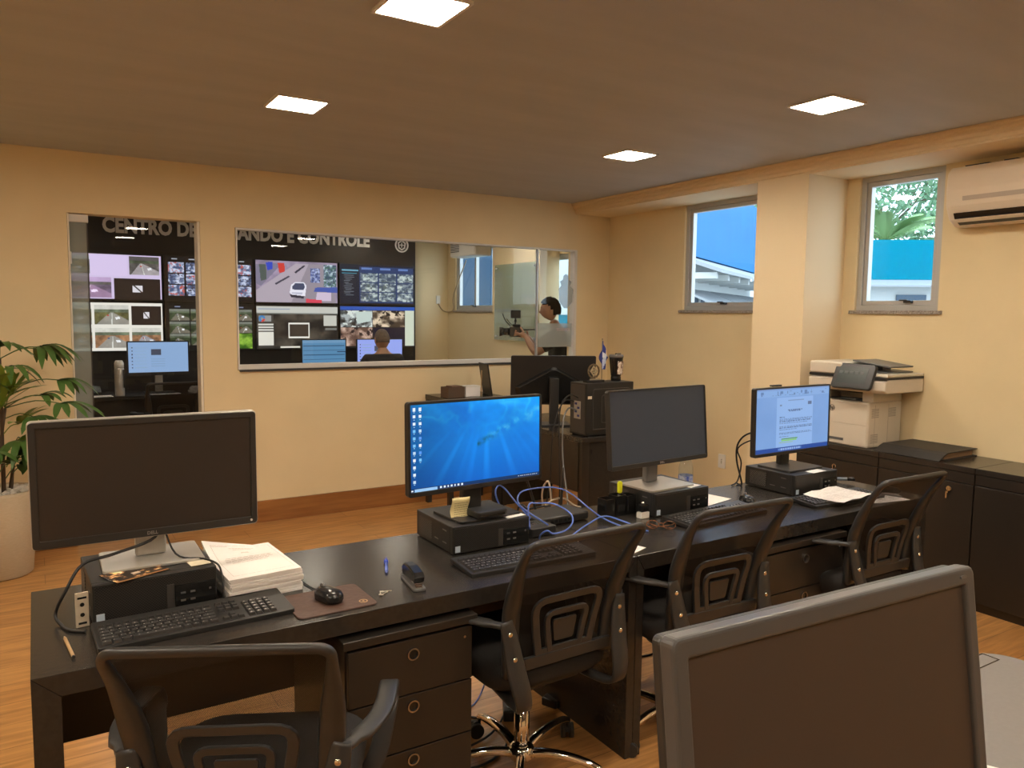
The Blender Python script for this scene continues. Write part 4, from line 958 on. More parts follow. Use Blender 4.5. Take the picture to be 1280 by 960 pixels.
cable('network_cable', [(1.548, 2.35, .80), (1.60, 2.44, .862), (1.655, 2.460, .861), (1.736, 2.460, .848), (1.768, 2.400, .822), (1.754, 2.360, .798), (1.680, 2.300, .790), (1.60, 2.270, .795), (1.572, 2.27, .81), (1.565, 2.30, .79), (1.575, 2.325, .765)], .0032, BLUC, 'blue network cable making the small round loop above the white plug')
cable('network_cable', [(1.70, 2.29, .768), (1.75, 2.315, .775), (1.829, 2.360, .778), (1.958, 2.420, .779), (2.009, 2.370, .765), (2.03, 2.300, .7545)], .0032, BLUC, 'blue network cable running flat to the right under the wide arc')
t = thing('cable_plug', 'white plastic connector block lying at the end of the blue cables', 'plug', (1.665, 2.262, .7505), 15)
b = newbm(); prism(b, [(-.035, -.010), (.01, -.018), (.035, -.022), (.035, .022), (.01, .018), (-.035, .010)], 0, .018, 'XY'); obj('shell', b, WHT, t, bevel=.004)
b = newbm(); cyl(b, (-.06, 0, .009), (-.036, 0, .009), .006, 8); obj('strain_relief', b, WHT, t)
for k in range(3):
    b = newbm(); cyl(b, (.0, -.012+.012*k, .0182), (.0, -.012+.012*k, .021), .003, 8); obj('screw', b, CHR, t)
BEI = mat('cable_beige', (.55, .45, .33), .5)
cable('beige_cable', [(1.84, 2.75, .62), (1.85, 2.70, .76), (1.87, 2.672, .80), (1.93, 2.668, .803), (1.99, 2.665, .765), (2.02, 2.66, .755)], .004, BEI, 'beige cable bundle climbing over the rear desk edge behind the router')
cable('beige_cable', [(1.89, 2.76, .40), (1.885, 2.72, .74), (1.88, 2.69, .80), (1.87, 2.70, .88), (1.88, 2.76, .80), (1.93, 2.78, .6)], .004, BEI, 'beige cable looping up highest behind the router')
cable('black_cable', [(1.72, 2.78, .2), (1.73, 2.73, .74), (1.76, 2.68, .775), (1.84, 2.668, .778), (1.90, 2.72, .72), (1.93, 2.76, .3)], .0045, RUB, 'black cable draped over the rear desk edge behind the router')
# ---- pen holder, stamp, bottle, glasses, papers
t = thing('pen_holder', 'black three compartment pen holder left of the smooth fronted computer', 'pen holder', (2.09, 2.50, .7505), 5)
for k in range(3):
    x = -.062+.062*k; b = newbm(); ring(b, rrect(.056, .060, .008, 3, x, 0), rrect(.050, .054, .006, 3, x, 0), .004, .080+.008*(k == 1), 'XY'); prism(b, rrect(.056, .060, .008, 3, x, 0), 0, .004, 'XY'); obj('cup', b, PLG, t)
t = thing('highlighter', 'yellow highlighter standing in the black pen holder', 'marker', (2.115, 2.512, .757), 0)
b = newbm(); cyl(b, (0, 0, 0), (0, 0, .075), .0085, 12); obj('barrel', b, PL, t); b = newbm(); prism(b, rrect(.022, .052, .008, 4, 0, .107), -.006, .006, 'XZ'); obj('cap', b, mat('fluorescent_yellow', (.80, .84, .02), .4), t, bevel=.003)
t = thing('rubber_stamp', 'small black self inking stamp with a white frame', 'stamp', (2.155, 2.405, .7505), 2)
b = newbm(); box(b, (-.020, -.014, .026), (.020, .014, .058)); obj('body', b, PLG, t, bevel=.005); b = newbm(); cyl(b, (-.012, 0, .062), (.012, 0, .062), .006, 10); obj('grip_cap', b, CHR, t)
b = newbm(); ring(b, [(-.021, .0), (.021, .0), (.021, .026), (-.021, .026)], [(-.015, .016), (.015, .016), (.015, .022), (-.015, .022)], -.017, -.0142, 'XZ'); box(b, (-.024, -.0141, 0), (.024, .014, .0255)); obj('frame', b, WHT, t, bevel=.0015)
t = thing('water_bottle', 'clear plastic bottle with blue and white label behind the smooth fronted computer', 'bottle', (2.60, 2.61, .7505))
CLR = mat_glass('clear_plastic', (.90, .93, .95), 1.0, haze=.12)
b = newbm(); lathe(b, [(.030, 0), (.034, .008), (.034, .12), (.033, .135), (.026, .165), (.014, .185), (.013, .195)], 20); obj('bottle_body', b, CLR, t)
b = newbm(); lathe(b, [(.0346, .045), (.0346, .10)], 20, cap=False); obj('label_band', b, mat('label_blue', (.03, .08, .42), .5, noise=(.55, .58, .66), scale=45), t)
b = newbm(); lathe(b, [(.016, .192), (.016, .208), (.014, .21)], 14); obj('cap', b, mat('cap_blue', (.10, .2, .6), .4), t)
t = thing('eyeglasses', 'folded tortoiseshell eyeglasses beside the third keyboard', 'glasses', (2.10, 2.235, .7505), -40); TOR = mat('tortoiseshell', (.30, .12, .05), .25, noise=(.09, .04, .02), scale=120)
b = newbm()
for s in (-1, 1): tube(b, [(s*.033+.024*math.cos(a*PI/6), 0, .018+.016*math.sin(a*PI/6)) for a in range(12)], .002, 6, 2, True)
tube(b, [(-.009, 0, .022), (0, -.002, .026), (.009, 0, .022)], .002, 6, 3); obj('front_frame', b, TOR, t)
for s in (-1, 1): b = newbm(); tube(b, [(s*.057, .002, .026), (s*.02, .008+.004*s, .012), (-s*.05, .012+.004*s, .004)], .0018, 6, 3); obj('temple_arm', b, TOR, t)
def sheet(name, loc, rz, w, d, label, lines=True, curl=0.0, cat='paper', z=0):
    b = newbm(); n = 8; g = []
    for i in range(n+1):
        v = i/n; g.append([b.verts.new((-w/2+w*u/n, -d/2+d*v, .0004+curl*max(0, abs(v-.5)-.25)**1.5*3+curl*.5*math.sin(u*.8)**2)) for u in range(n+1)])
    for A_, B_ in zip(g, g[1:]):
        for j in range(n): b.faces.new((A_[j], A_[j+1], B_[j+1], B_[j]))
    o = obj(name, b, PAP, loc=loc, rot=(0, 0, rz)); m_ = o.modifiers.new('thick', 'SOLIDIFY'); m_.thickness = .0007; m_.offset = -1; tag(o, label, cat)
    if lines:
        b = newbm(); r_ = random.Random(int(w*1000)); 
        for i in range(n): 
            for q in range(4):
                if r_.random() < .25: continue
                v = (i+(q+.5)/4)/n
                if v < .08 or v > .94: continue
                for u in range(1, n*2-1):
                    if r_.random() < .22: continue
                    xa = -w/2+w*(u/(2*n)); xb = xa+w/(2*n)*.85
                    def zz(x, v): j = (x+w/2)/w*n; j0 = min(n-1, int(j)); i0 = min(n-1, int(v*n)); return max(g_z(i0, j0), g_z(i0, j0+1), g_z(i0+1, j0), g_z(i0+1, j0+1))
                    def g_z(i_, j_): vv = i_/n; return .0004+curl*max(0, abs(vv-.5)-.25)**1.5*3+curl*.5*math.sin(j_*.8)**2
                    y = -d/2+d*v; z0 = zz(xa, v)+.0006; vs = [b.verts.new(p) for p in ((xa, y, z0), (xb, y, z0), (xb, y+.0016, z0), (xa, y+.0016, z0))]; b.faces.new(vs)
        obj('printed_lines', b, mat('print_ink_soft', (.50, .46, .42), .9), o)
    return o
sheet('paper_sheet', (2.63, 2.50, .7512), 12, .20, .14, 'white sheet lying between the bottle and the third keyboard', lines=False)
sheet('paper_sheet', (3.165, 2.180, .777), 6, .29, .20, 'upper printed sheet covering the middle of the rightmost keyboard', curl=.012)
sheet('paper_sheet', (3.38, 2.115, .7515), -12, .21, .15, 'lower printed sheet sticking out right of the rightmost keyboard')
sheet('paper_sheet', (3.225, 2.36, .8515), 5, .11, .05, 'small white slip on top of the rightmost computer', lines=False)
sheet('paper_sheet', (1.83, 2.085, .7512), 20, .09, .05, 'small white slip near the joint of the two desks', lines=False)
sheet('paper_sheet', (2.45, 2.42, .8522), 12, .08, .045, 'small white slip on top of the smooth fronted computer', lines=False)
t = thing('marker_pen', 'glossy blue grey marker propped at the far right corner of the desk', 'marker', (3.53, 2.44, .758), -62)
b = newbm(); cyl(b, (-.07, 0, 0), (.04, 0, .012), .0085, 12); obj('barrel', b, mat('blue_grey_gloss', (.22, .28, .34), .2, .3), t); b = newbm(); cyl(b, (.041, 0, .012), (.075, 0, .016), .0095, 12); obj('cap', b, PLG, t)
sheet('paper_sheet', (1.455, .605, .7512), 28, .20, .12, 'pale paper sheet at the bottom edge on the grey desk', lines=False)
# leads of the monitors and the floor tangle
cable('monitor_cable', [(3.10, 2.54, 1.02), (3.02, 2.60, 1.02), (2.975, 2.63, .97), (2.99, 2.65, .88), (3.00, 2.62, .762), (3.01, 2.66, .755)], .0045, RUB, 'thick black cable looping left of the document monitor')
cable('monitor_cable', [(3.12, 2.545, .98), (3.05, 2.60, .985), (2.985, 2.64, .94), (3.03, 2.655, .86), (3.015, 2.66, .77), (2.95, 2.64, .7555)], .0035, RUB, 'thinner black cable inside the loop left of the document monitor')
cable('floor_cable', [(1.18, 2.55, .006), (1.35, 2.60, .006), (1.48, 2.45, .006), (1.42, 2.30, .006), (1.25, 2.25, .006), (1.15, 2.40, .006), (1.30, 2.55, .012)], .005, RUB, 'thick black cable coiled on the floor left of the chrome chair base')
cable('floor_cable', [(1.20, 2.36, .005), (1.42, 2.40, .013), (1.62, 2.60, .005), (1.72, 2.80, .005), (1.68, 2.98, .005)], .0045, RUB, 'black cable crossing the floor behind the chrome chair base')
cable('floor_cable', [(1.95, 2.75, .005), (2.15, 2.70, .005), (2.40, 2.62, .005), (2.75, 2.66, .005), (3.1, 2.60, .005)], .0045, RUB, 'black cable on the floor behind the second desk, seen left of the near monitor')
cable('network_cable', [(1.60, 2.72, .72), (1.62, 2.69, .50), (1.60, 2.70, .20), (1.55, 2.70, .02), (1.44, 2.62, .006), (1.35, 2.66, .006)], .0032, BLUC, 'blue network cable hanging under the desk behind the middle chair')
cable('network_cable', [(1.10, 2.75, .006), (1.25, 2.68, .006), (1.32, 2.78, .006), (1.22, 2.86, .006), (1.30, 2.92, .006), (1.45, 2.80, .006)], .0032, BLUC, 'blue network cable tangled on the floor behind the drawer unit')
t = thing('power_adapter', 'black power adapter lying under the desk behind the chrome chair base', 'power adapter', (1.80, 2.50, .0), 25); b = newbm(); box(b, (-.08, -.035, 0), (.08, .035, .035)); obj('body', b, PL, t, bevel=.006)
b = newbm(); tube(b, [(.08, 0, .015), (.14, .02, .006), (.2, .1, .006)], .003, 6); obj('lead', b, RUB, t)
t = thing('power_strip', 'black power strip standing on the floor under the desk behind the middle chair', 'power strip', (1.60, 2.56, .0), 60); b = newbm(); box(b, (-.13, -.03, 0), (.13, .03, .045)); obj('body', b, PL, t, bevel=.006)
b = newbm(); [cyl(b, (-.09+.06*k, 0, .0452), (-.09+.06*k, 0, .046), .018, 14) for k in range(4)]; obj('sockets', b, PLG, t)

# ================================================================ workstation at the back
def back_desk():
    t = thing('desk', 'dark desk at the back carrying the computer tower, its side toward us', 'desk', (3.50, 4.85, 0)); 
    b = newbm(); box(b, (-.31, -.655, .715), (.31, .60, .75)); obj('desktop', b, BLK, t, bevel=.002)
    b = newbm(); box(b, (-.30, -.64, 0), (.30, -.615, .7145)); obj('leg_panel', b, BLK, t); b = newbm(); box(b, (-.30, .57, 0), (.30, .595, .7145)); obj('leg_panel', b, BLK, t)
    b = newbm(); box(b, (-.302, -.61, .36), (-.285, .565, .7145)); obj('side_panel', b, BLK2, t)
    b = newbm(); box(b, (-.302, -.642, 0), (-.24, -.60, .7144)); obj('leg', b, BLK2, t)
    b = newbm(); box(b, (-.225, -.6425, .63), (-.221, -.6405, .665)); obj('lock', b, CHR, t)
back_desk()
t = thing('computer_tower', 'black tower computer with cables in its back, on the rear desk', 'computer', (3.455, 4.325, .7505)); W_, D_, H_ = .425, .19, .375
b = newbm(); box(b, (-W_/2, -D_/2, .006), (W_/2, D_/2, H_)); obj('case', b, mat('tower_case', (.014, .014, .014), .38), t, bevel=.004)
b = newbm(); ring(b, rrect(.34, .29, .02, 4, .01, .19), rrect(.325, .275, .016, 4, .01, .19), -D_/2-.006, -D_/2, 'XZ'); ring(b, rrect(.16, .20, .02, 4, .0, .19), rrect(.15, .19, .016, 4, .0, .19), -D_/2-.004, -D_/2, 'XZ'); obj('side_ribs', b, mat('tower_rib', (.045, .044, .042), .35), t)
b = newbm(); box(b, (-W_/2-.003, -.08, .02), (-W_/2, .08, .36)); rp = obj('rear_panel', b, PLD, t)
b = newbm(); box(b, (-W_/2-.006, -.035, .12), (-W_/2-.0031, .04, .245)); obj('port_plate', b, mat('port_silver', (.45, .42, .38), .4, .4), rp)
for k in range(4): b = newbm(); box(b, (-W_/2-.012, -.025+.03*(k % 2), .135+.028*k), (-W_/2-.0061, -.005+.03*(k % 2), .150+.028*k)); obj('port', b, mat('port_blue', (.03, .04, .20), .4), rp)
b = newbm(); box(b, (-.20, -D_/2-.0015, .265), (-.165, -D_/2-.0001, .285)); obj('asset_tag', b, mat('tag_cream', (.65, .58, .45), .6), t)
b = newbm()
for x in (-.17, .17): box(b, (x-.02, -.09, 0), (x+.02, .09, .006))
obj('feet', b, RUB, t)
cable('tower_cable', [(3.232, 4.33, .93), (3.17, 4.34, .945), (3.12, 4.33, .85), (3.10, 4.30, .60), (3.02, 4.10, .20), (2.9, 4.0, .01)], .006, mat('cable_grey', (.16, .17, .17), .5), 'thick grey cable hanging from the back of the tower computer')
cable('tower_cable', [(3.232, 4.31, 1.02), (3.16, 4.32, 1.04), (3.10, 4.34, .95), (3.08, 4.32, .70), (3.06, 4.28, .30), (3.0, 4.3, .01)], .005, RUB, 'black cable leaving the top of the tower computer back')
cable('tower_cable', [(3.232, 4.36, .99), (3.14, 4.36, .99), (3.05, 4.35, .80), (3.03, 4.36, .40), (2.98, 4.4, .01)], .005, RUB, 'black cable hanging left of the grey one behind the tower computer')
# big monitor facing away
t = thing('monitor', 'big black monitor seen from behind on the rear desk', 'monitor', (3.40, 4.86, .7505), -27)
w, h, hc = .66, .385, 1.285-.7505-.385/2; Mt = Matrix.Translation((0, 0, hc)) @ Matrix.Rotation(math.radians(6), 4, 'X')
b = newbm(); prism(b, rrect(w, h, .012, 4), .0, .020, 'XZ', Mt); obj('back_shell', b, mat('monitor_back', (.020, .018, .017), .35), t, bevel=.003)
b = newbm(); prism(b, [(-.27, -.185), (.27, -.185), (.30, -.05), (.02, .105), (-.02, .105), (-.30, -.05)], -.0005, -.028, 'XZ', Mt, top_inset=.12); obj('back_bulge', b, PLG, t, bevel=.004)
b = newbm(); box(b, (-w/2+.01, .0201, -h/2+.015), (w/2-.01, .022, h/2-.01), Mt); obj('screen', b, SCR_OFF, t)
b = newbm(); box(b, (-.035, -.075, .012), (.035, -.035, hc+.02)); obj('stand_neck', b, PL, t, bevel=.005); b = newbm(); prism(b, rrect(.25, .20, .02, 4, 0, -.03), 0, .012, 'XY'); obj('stand_base', b, PL, t, bevel=.003)
# flag, emblem plaque, tumbler on the tower
t = thing('desk_flag', 'small blue and white pennant on a thin pole atop the tower computer', 'flag', (3.452, 4.33, 1.1265)); 
b = newbm(); cyl(b, (0, 0, .0), (0, 0, .008), .022, 16); obj('base', b, PLG, t); b = newbm(); cyl(b, (0, 0, .008), (0, 0, .30), .002, 8); sphere(b, (0, 0, .303), .004); obj('pole', b, PL, t)
fa = np.zeros((40, 12, 3)); fa[:] = (40, 50, 120); poly(fa, [(.1, .95), (.9, .3), (1, .5), (.5, 1)], (200, 210, 230)); poly(fa, [(.4, .35), (.7, .45), (.6, .62), (.3, .55)], (225, 228, 235)); poly(fa, [(0, 0), (.6, 0), (0, .4)], (30, 38, 96))
fo = raster('flag_cloth', fa, (-.032, -.004, .085), (.078, 0, 0), (0, 0, .205), PRINT, t)
for v in fo.data.vertices:
    u = (v.co.z-.085)/.205; k = max(0.12, 1-abs(u-.42)*1.9); v.co.x = .006+(v.co.x-.006)*k+.006*(1-u); v.co.y += .008*math.sin(v.co.x*200)
s_ = fo.modifiers.new('thick', 'SOLIDIFY'); s_.thickness = .0008
t = thing('emblem_plaque', 'small round metal emblem on a dark base atop the tower computer', 'trophy', (3.355, 4.30, 1.1265)); GLD = mat('antique_bronze', (.17, .13, .08), .4, .6); GL2 = mat('pale_gold', (.50, .42, .28), .4, .5)
b = newbm(); box(b, (-.075, -.02, 0), (.085, .025, .016)); obj('base', b, PLG, t, bevel=.003)
b = newbm(); ring(b, [(.052*math.cos(a*PI/12), .078+.052*math.sin(a*PI/12)) for a in range(24)], [(.042*math.cos(a*PI/12), .078+.042*math.sin(a*PI/12)) for a in range(24)], -.004, .004, 'XZ')
for k in range(10): a = -PI/2+(k-4.5)*.45; sphere(b, (.047*math.cos(a), -.003, .078+.047*math.sin(a)), .007, (1, .5, 1.4), 8)
box(b, (-.015, -.004, .0162), (.015, .004, .030)); obj('wreath_ring', b, GLD, t)
b = newbm(); ring(b, [(0, .118), (.034, .078), (0, .038), (-.034, .078)], [(0, .104), (.022, .078), (0, .052), (-.022, .078)], -.006, .003, 'XZ'); ring(b, [(.014*math.cos(a*PI/5), .078+.014*math.sin(a*PI/5)) for a in range(10)], [(.007*math.cos(a*PI/5), .078+.007*math.sin(a*PI/5)) for a in range(10)], -.007, .001, 'XZ'); obj('diamond_mark', b, GL2, t)
b = newbm()
for k in range(7): box(b, (-.045+.013*k, -.0205, .0165), (-.036+.013*k, -.014, .026))
obj('raised_letters', b, GL2, t)
t = thing('tumbler', 'black travel tumbler with a picture label atop the tower computer', 'tumbler', (3.575, 4.32, 1.1265))
b = newbm(); lathe(b, [(.036, 0), (.037, .030), (.034, .034), (.037, .040), (.050, .165), (.050, .172)], 24); obj('cup', b, PLG, t)
b = newbm(); lathe(b, [(.052, .170), (.053, .178), (.050, .190), (.044, .192)], 24); box(b, (-.02, -.03, .193), (.02, -.01, .202)); obj('lid', b, mat('smoky_lid', (.12, .11, .10), .2), t)
ta = np.zeros((16, 12, 3)); ta[:] = (205, 190, 170); q_ = nois(12, 16, 5, 7); ta[q_ > .56] = (90, 50, 40); ta[q_ < .36] = (240, 235, 225)
tl = raster('picture_label', ta, (-.026, -.0475, .050), (.052, 0, 0), (0, -.009, .095), PRINT, t)
for v in tl.data.vertices: v.co.y += .9*abs(v.co.x)**2*12-.0028
# low side table against the back wall with small things, partly hidden
t = thing('side_table', 'dark side table against the back wall, almost hidden behind the blue screen', 'table', (3.05, 5.62, 0))
b = newbm(); box(b, (-.27, -.23, .88), (.27, .23, .92)); obj('table_top', b, BLK, t, bevel=.002)
for sx in (-1, 1):
    for sy in (-1, 1): b = newbm(); box(b, (sx*.25-.02, sy*.20-.02, 0), (sx*.25+.02, sy*.20+.02, .8795)); obj('leg', b, BLK, t)
t = thing('cardboard_box', 'small brown open box showing just above the blue screen', 'box', (2.885, 5.55, .9205), 5)
b = newbm(); ring(b, rrect(.16, .12, .004, 1), rrect(.15, .11, .003, 1), .003, .085, 'XY'); box(b, (-.08, -.06, 0), (.08, .06, .003)); obj('carton', b, mat('dark_carton', (.10, .06, .035), .8), t); b = newbm(); box(b, (-.04, -.05, .086), (.06, .04, .094)); obj('contents', b, mat('carton_inner', (.20, .11, .07), .7), t)
t = thing('tissue_box', 'low white box beside the brown one above the blue screen', 'box', (3.05, 5.56, .9205), 2)
b = newbm(); box(b, (-.07, -.05, 0), (.07, .05, .082)); obj('carton', b, PAP, t, bevel=.003); b = newbm(); box(b, (-.072, -.052, .074), (.072, .052, .088)); obj('lid', b, WHT, t)
b = newbm(); cyl(b, (3.150, 5.55, .921), (3.166, 5.57, 1.13), .003, 8); tag(obj('incense_stick', b, mat('bamboo', (.45, .28, .12), .6)), 'thin brown stick standing up above the blue screen', 'stick')
t = thing('picture_frame', 'thin pale panel with dark edge leaning above the blue screen beside the big monitor', 'frame', (3.245, 5.60, .9205), 78)
b = newbm(); M_ = Matrix.Rotation(math.radians(-9), 4, 'X'); box(b, (-.12, -.006, 0), (.12, .006, .27), M_); obj('frame_edge', b, PL, t, bevel=.002); b = newbm(); box(b, (-.11, -.0085, .01), (.11, -.0062, .26), M_); obj('front_sheet', b, ALW, t)

# ================================================================ printer, ledger, air conditioner, outlet
def printer():
    t = thing('printer', 'white office printer with tilted touch panel on the low black cabinet', 'printer', (4.53, 2.995, .7905), 0); PW = mat('printer_white', (.66, .60, .50), .45); PG = mat('printer_grey', (.10, .105, .11), .35); PDK = mat('printer_dark', (.022, .023, .025), .35)
    # faces -X ; local: x from -.16 (front) to +.20 (back); y from -.16 (right side, toward camera) to .22
    b = newbm(); box(b, (-.16, -.155, .0), (.19, .245, .285)); obj('body', b, PW, t, bevel=.012, seg=3)
    b = newbm(); box(b, (-.115, -.152, .2855), (.19, -.075, .352)); box(b, (-.115, .18, .2855), (.19, .243, .352)); box(b, (.03, -.0745, .2855), (.185, .18, .352)); obj('upper_housing', b, PW, t, bevel=.006)
    b = newbm(); box(b, (-.11, -.074, .2856), (.029, .179, .292)); box(b, (-.10, -.074, .335), (.029, .179, .350)); obj('output_recess', b, PDK, t); b = newbm(); box(b, (-.125, -.04, .293), (-.06, .06, .300)); obj('output_flap', b, PG, t)
    b = newbm(); box(b, (-.1635, -.148, .142), (-.1602, .238, .276)); obj('toner_door', b, PW, t, bevel=.002); b = newbm(); box(b, (-.1635, -.148, .008), (-.1602, .238, .136)); dr = obj('paper_drawer', b, PW, t, bevel=.002)
    b = newbm(); box(b, (-.166, .01, .030), (-.1636, .12, .046)); obj('drawer_grip', b, PG, dr)
    b = newbm(); prism(b, [(-.185, .352), (-.205, .372), (-.205, .425), (-.17, .437), (.20, .437), (.20, .352)], -.27, .27, 'XZ'); 
    for v in b.verts: v.co = Matrix.Translation((0, -.012+.0, 0)) @ v.co
    obj('scanner_base', b, PW, t, bevel=.008, seg=3)
    b = newbm(); box(b, (-.20, -.282, .438), (.20, .256, .452)); obj('scanner_gap', b, PDK, t)
    b = newbm(); box(b, (-.20, .02, .4525), (.20, .258, .530)); obj('feeder_cover', b, PW, t, bevel=.012, seg=3)
    b = newbm(); box(b, (-.185, -.283, .4525), (.20, .018, .470)); obj('scanner_lid', b, PW, t, bevel=.005)
    b = newbm(); prism(b, [(-.24, .505), (.015, .535), (.015, .545), (-.24, .515)], -.10, .15, 'YZ'); obj('input_tray', b, PG, t, bevel=.003)
    b = newbm(); prism(b, [(-.235, .472), (.015, .480), (.015, .487), (-.235, .480)], -.12, .16, 'YZ'); obj('output_tray', b, PG, t, bevel=.003)
    b = newbm(); box(b, (-.03, -.15, .488), (.06, -.08, .512)); obj('paper_guide', b, PDK, t, bevel=.003)
    M_ = Matrix.Translation((-.245, -.075, .372)) @ Matrix.Rotation(math.radians(24), 4, 'Y'); b = newbm(); prism(b, rrect(.27, .165, .02, 4, 0, .082), -.012, .014, 'YZ', M_); obj('touch_panel', b, PDK, t, bevel=.004)
    b = newbm(); box(b, (-.0128, -.095, .032), (-.0121, .105, .140), M_); ts = obj('touch_display', b, mat('panel_display', (.05, .065, .065), .25), t)
    b = newbm(); [box(b, (-.0134, -.07+.036*k, .095), (-.01285, -.045+.036*k, .112), M_) for k in range(5)]; obj('display_icons', b, mat('panel_icon', (.12, .14, .14), .5), ts)
    b = newbm(); n_ = 28
    ring(b, [(.10+.019*math.cos(2*PI*a/n_), .232+.019*math.sin(2*PI*a/n_)) for a in range(n_)], [(.10+.0165*math.cos(2*PI*a/n_), .232+.0165*math.sin(2*PI*a/n_)) for a in range(n_)], -.1652, -.1636, 'YZ'); lg = obj('logo_disc', b, PDK, t)
    text('logo_letters', 'hp', .030, PDK, lg, Matrix.Translation((-.1650, .1135, .2245)) @ Matrix.Rotation(-PI/2, 4, 'Z') @ UPX @ Matrix.Shear('XZ', 4, (.0, .0)) , extrude=.0006, offset=.0006, width=.026)
    for (x0, z0) in ((-.13, .19), (.05, .19), (-.13, .03)):
        b = newbm()
        for k in range(6): box(b, (x0+.0, -.1562, z0+.010*k), (x0+.075, -.1552, z0+.005+.010*k))
        obj('side_vent', b, mat('vent_shadow', (.36, .33, .28), .6), t)
    b = newbm(); box(b, (-.095, -.1560, .0), (-.092, -.1551, .27)); box(b, (.045, -.1560, .0), (.047, -.1551, .27)); obj('side_seams', b, mat('seam', (.42, .38, .32), .6), t)
printer()
t = thing('ledger', 'big open topped black ledger lying on the low cabinet in front of the printer', 'book', (4.55, 2.55, .7905), 0)
b = newbm(); box(b, (-.13, -.16, .005), (.175, .20, .040)); obj('pages', b, mat('page_edges', (.30, .19, .11), .8, noise=(.22, .14, .08), scale=8, stretch=(1, 1, 60)), t)
b = newbm(); p = [(-.205, .0), (-.20, .0), (-.13, .043), (.195, .043), (.195, .048), (-.135, .048), (-.21, .006)]; prism(b, [(-.215, .001), (-.150, .030), (-.12, .0405), (.19, .0405), (.19, .0455), (-.125, .0455), (-.158, .035), (-.220, .005)], -.18, .22, 'XZ'); obj('cover', b, mat('ledger_cover', (.028, .026, .024), .55), t, bevel=.001)
b = newbm(); box(b, (-.14, -.18, 0), (.19, .22, .0045)); obj('back_cover', b, mat('ledger_cover', (0, 0, 0)), t)
def aircon():
    t = thing('air_conditioner', 'white split air conditioner on the wall right of the window', 'air conditioner', (4.749, 2.14, 2.14)); AW = mat('ac_white', (.76, .66, .52), .35)
    P_ = [(0, .0), (-.10, .0), (-.165, .035), (-.205, .11), (-.212, .20), (-.205, .30), (-.17, .335), (0, .335)]
    b = newbm(); prism(b, P_, -.40, .40, 'XZ'); obj('housing', b, AW, t, bevel=.012, seg=3)
    M_ = Matrix.Identity(4); b = newbm()
    prism(b, [(-.110, .008), (-.168, .038), (-.186, .072), (-.175, .072), (-.11, .03)], -.345, .36, 'XZ'); 
    for v in b.verts: v.co += Vector((-.004, 0, -.001))
    obj('air_slot', b, PLG, t)
    b = newbm(); prism(b, [(-.166, .018), (-.185, .030), (-.189, .036), (-.170, .024)], -.335, .355, 'XZ'); obj('louver', b, AW, t)
    b = newbm(); prism(b, [(-.2145, .135), (-.2165, .160), (-.2125, .160), (-.2105, .135)], -.345, .30, 'XZ'); obj('front_groove', b, mat('ac_groove', (.48, .40, .32), .5), t)
    b = newbm(); box(b, (-.15, .20, .3352), (-.11, .33, .343)); box(b, (-.15, .05, .3352), (-.12, .12, .343)); box(b, (-.15, -.18, .3352), (-.12, -.10, .343)); obj('top_grille', b, PLD, t)
aircon()
t = thing('wall_outlet', 'white wall outlet low on the wall between the two lit monitors', 'outlet', (4.749, 4.36, .42), 0)
b = newbm(); prism(b, rrect(.075, .115, .006, 3), -.008, 0, 'YZ'); obj('cover_plate', b, WHT, t, bevel=.002); b = newbm(); [cyl(b, (-.0088, 0, z), (-.0081, 0, z), .004, 8) for z in (-.014, 0, .014)]; obj('socket', b, PLG, t)
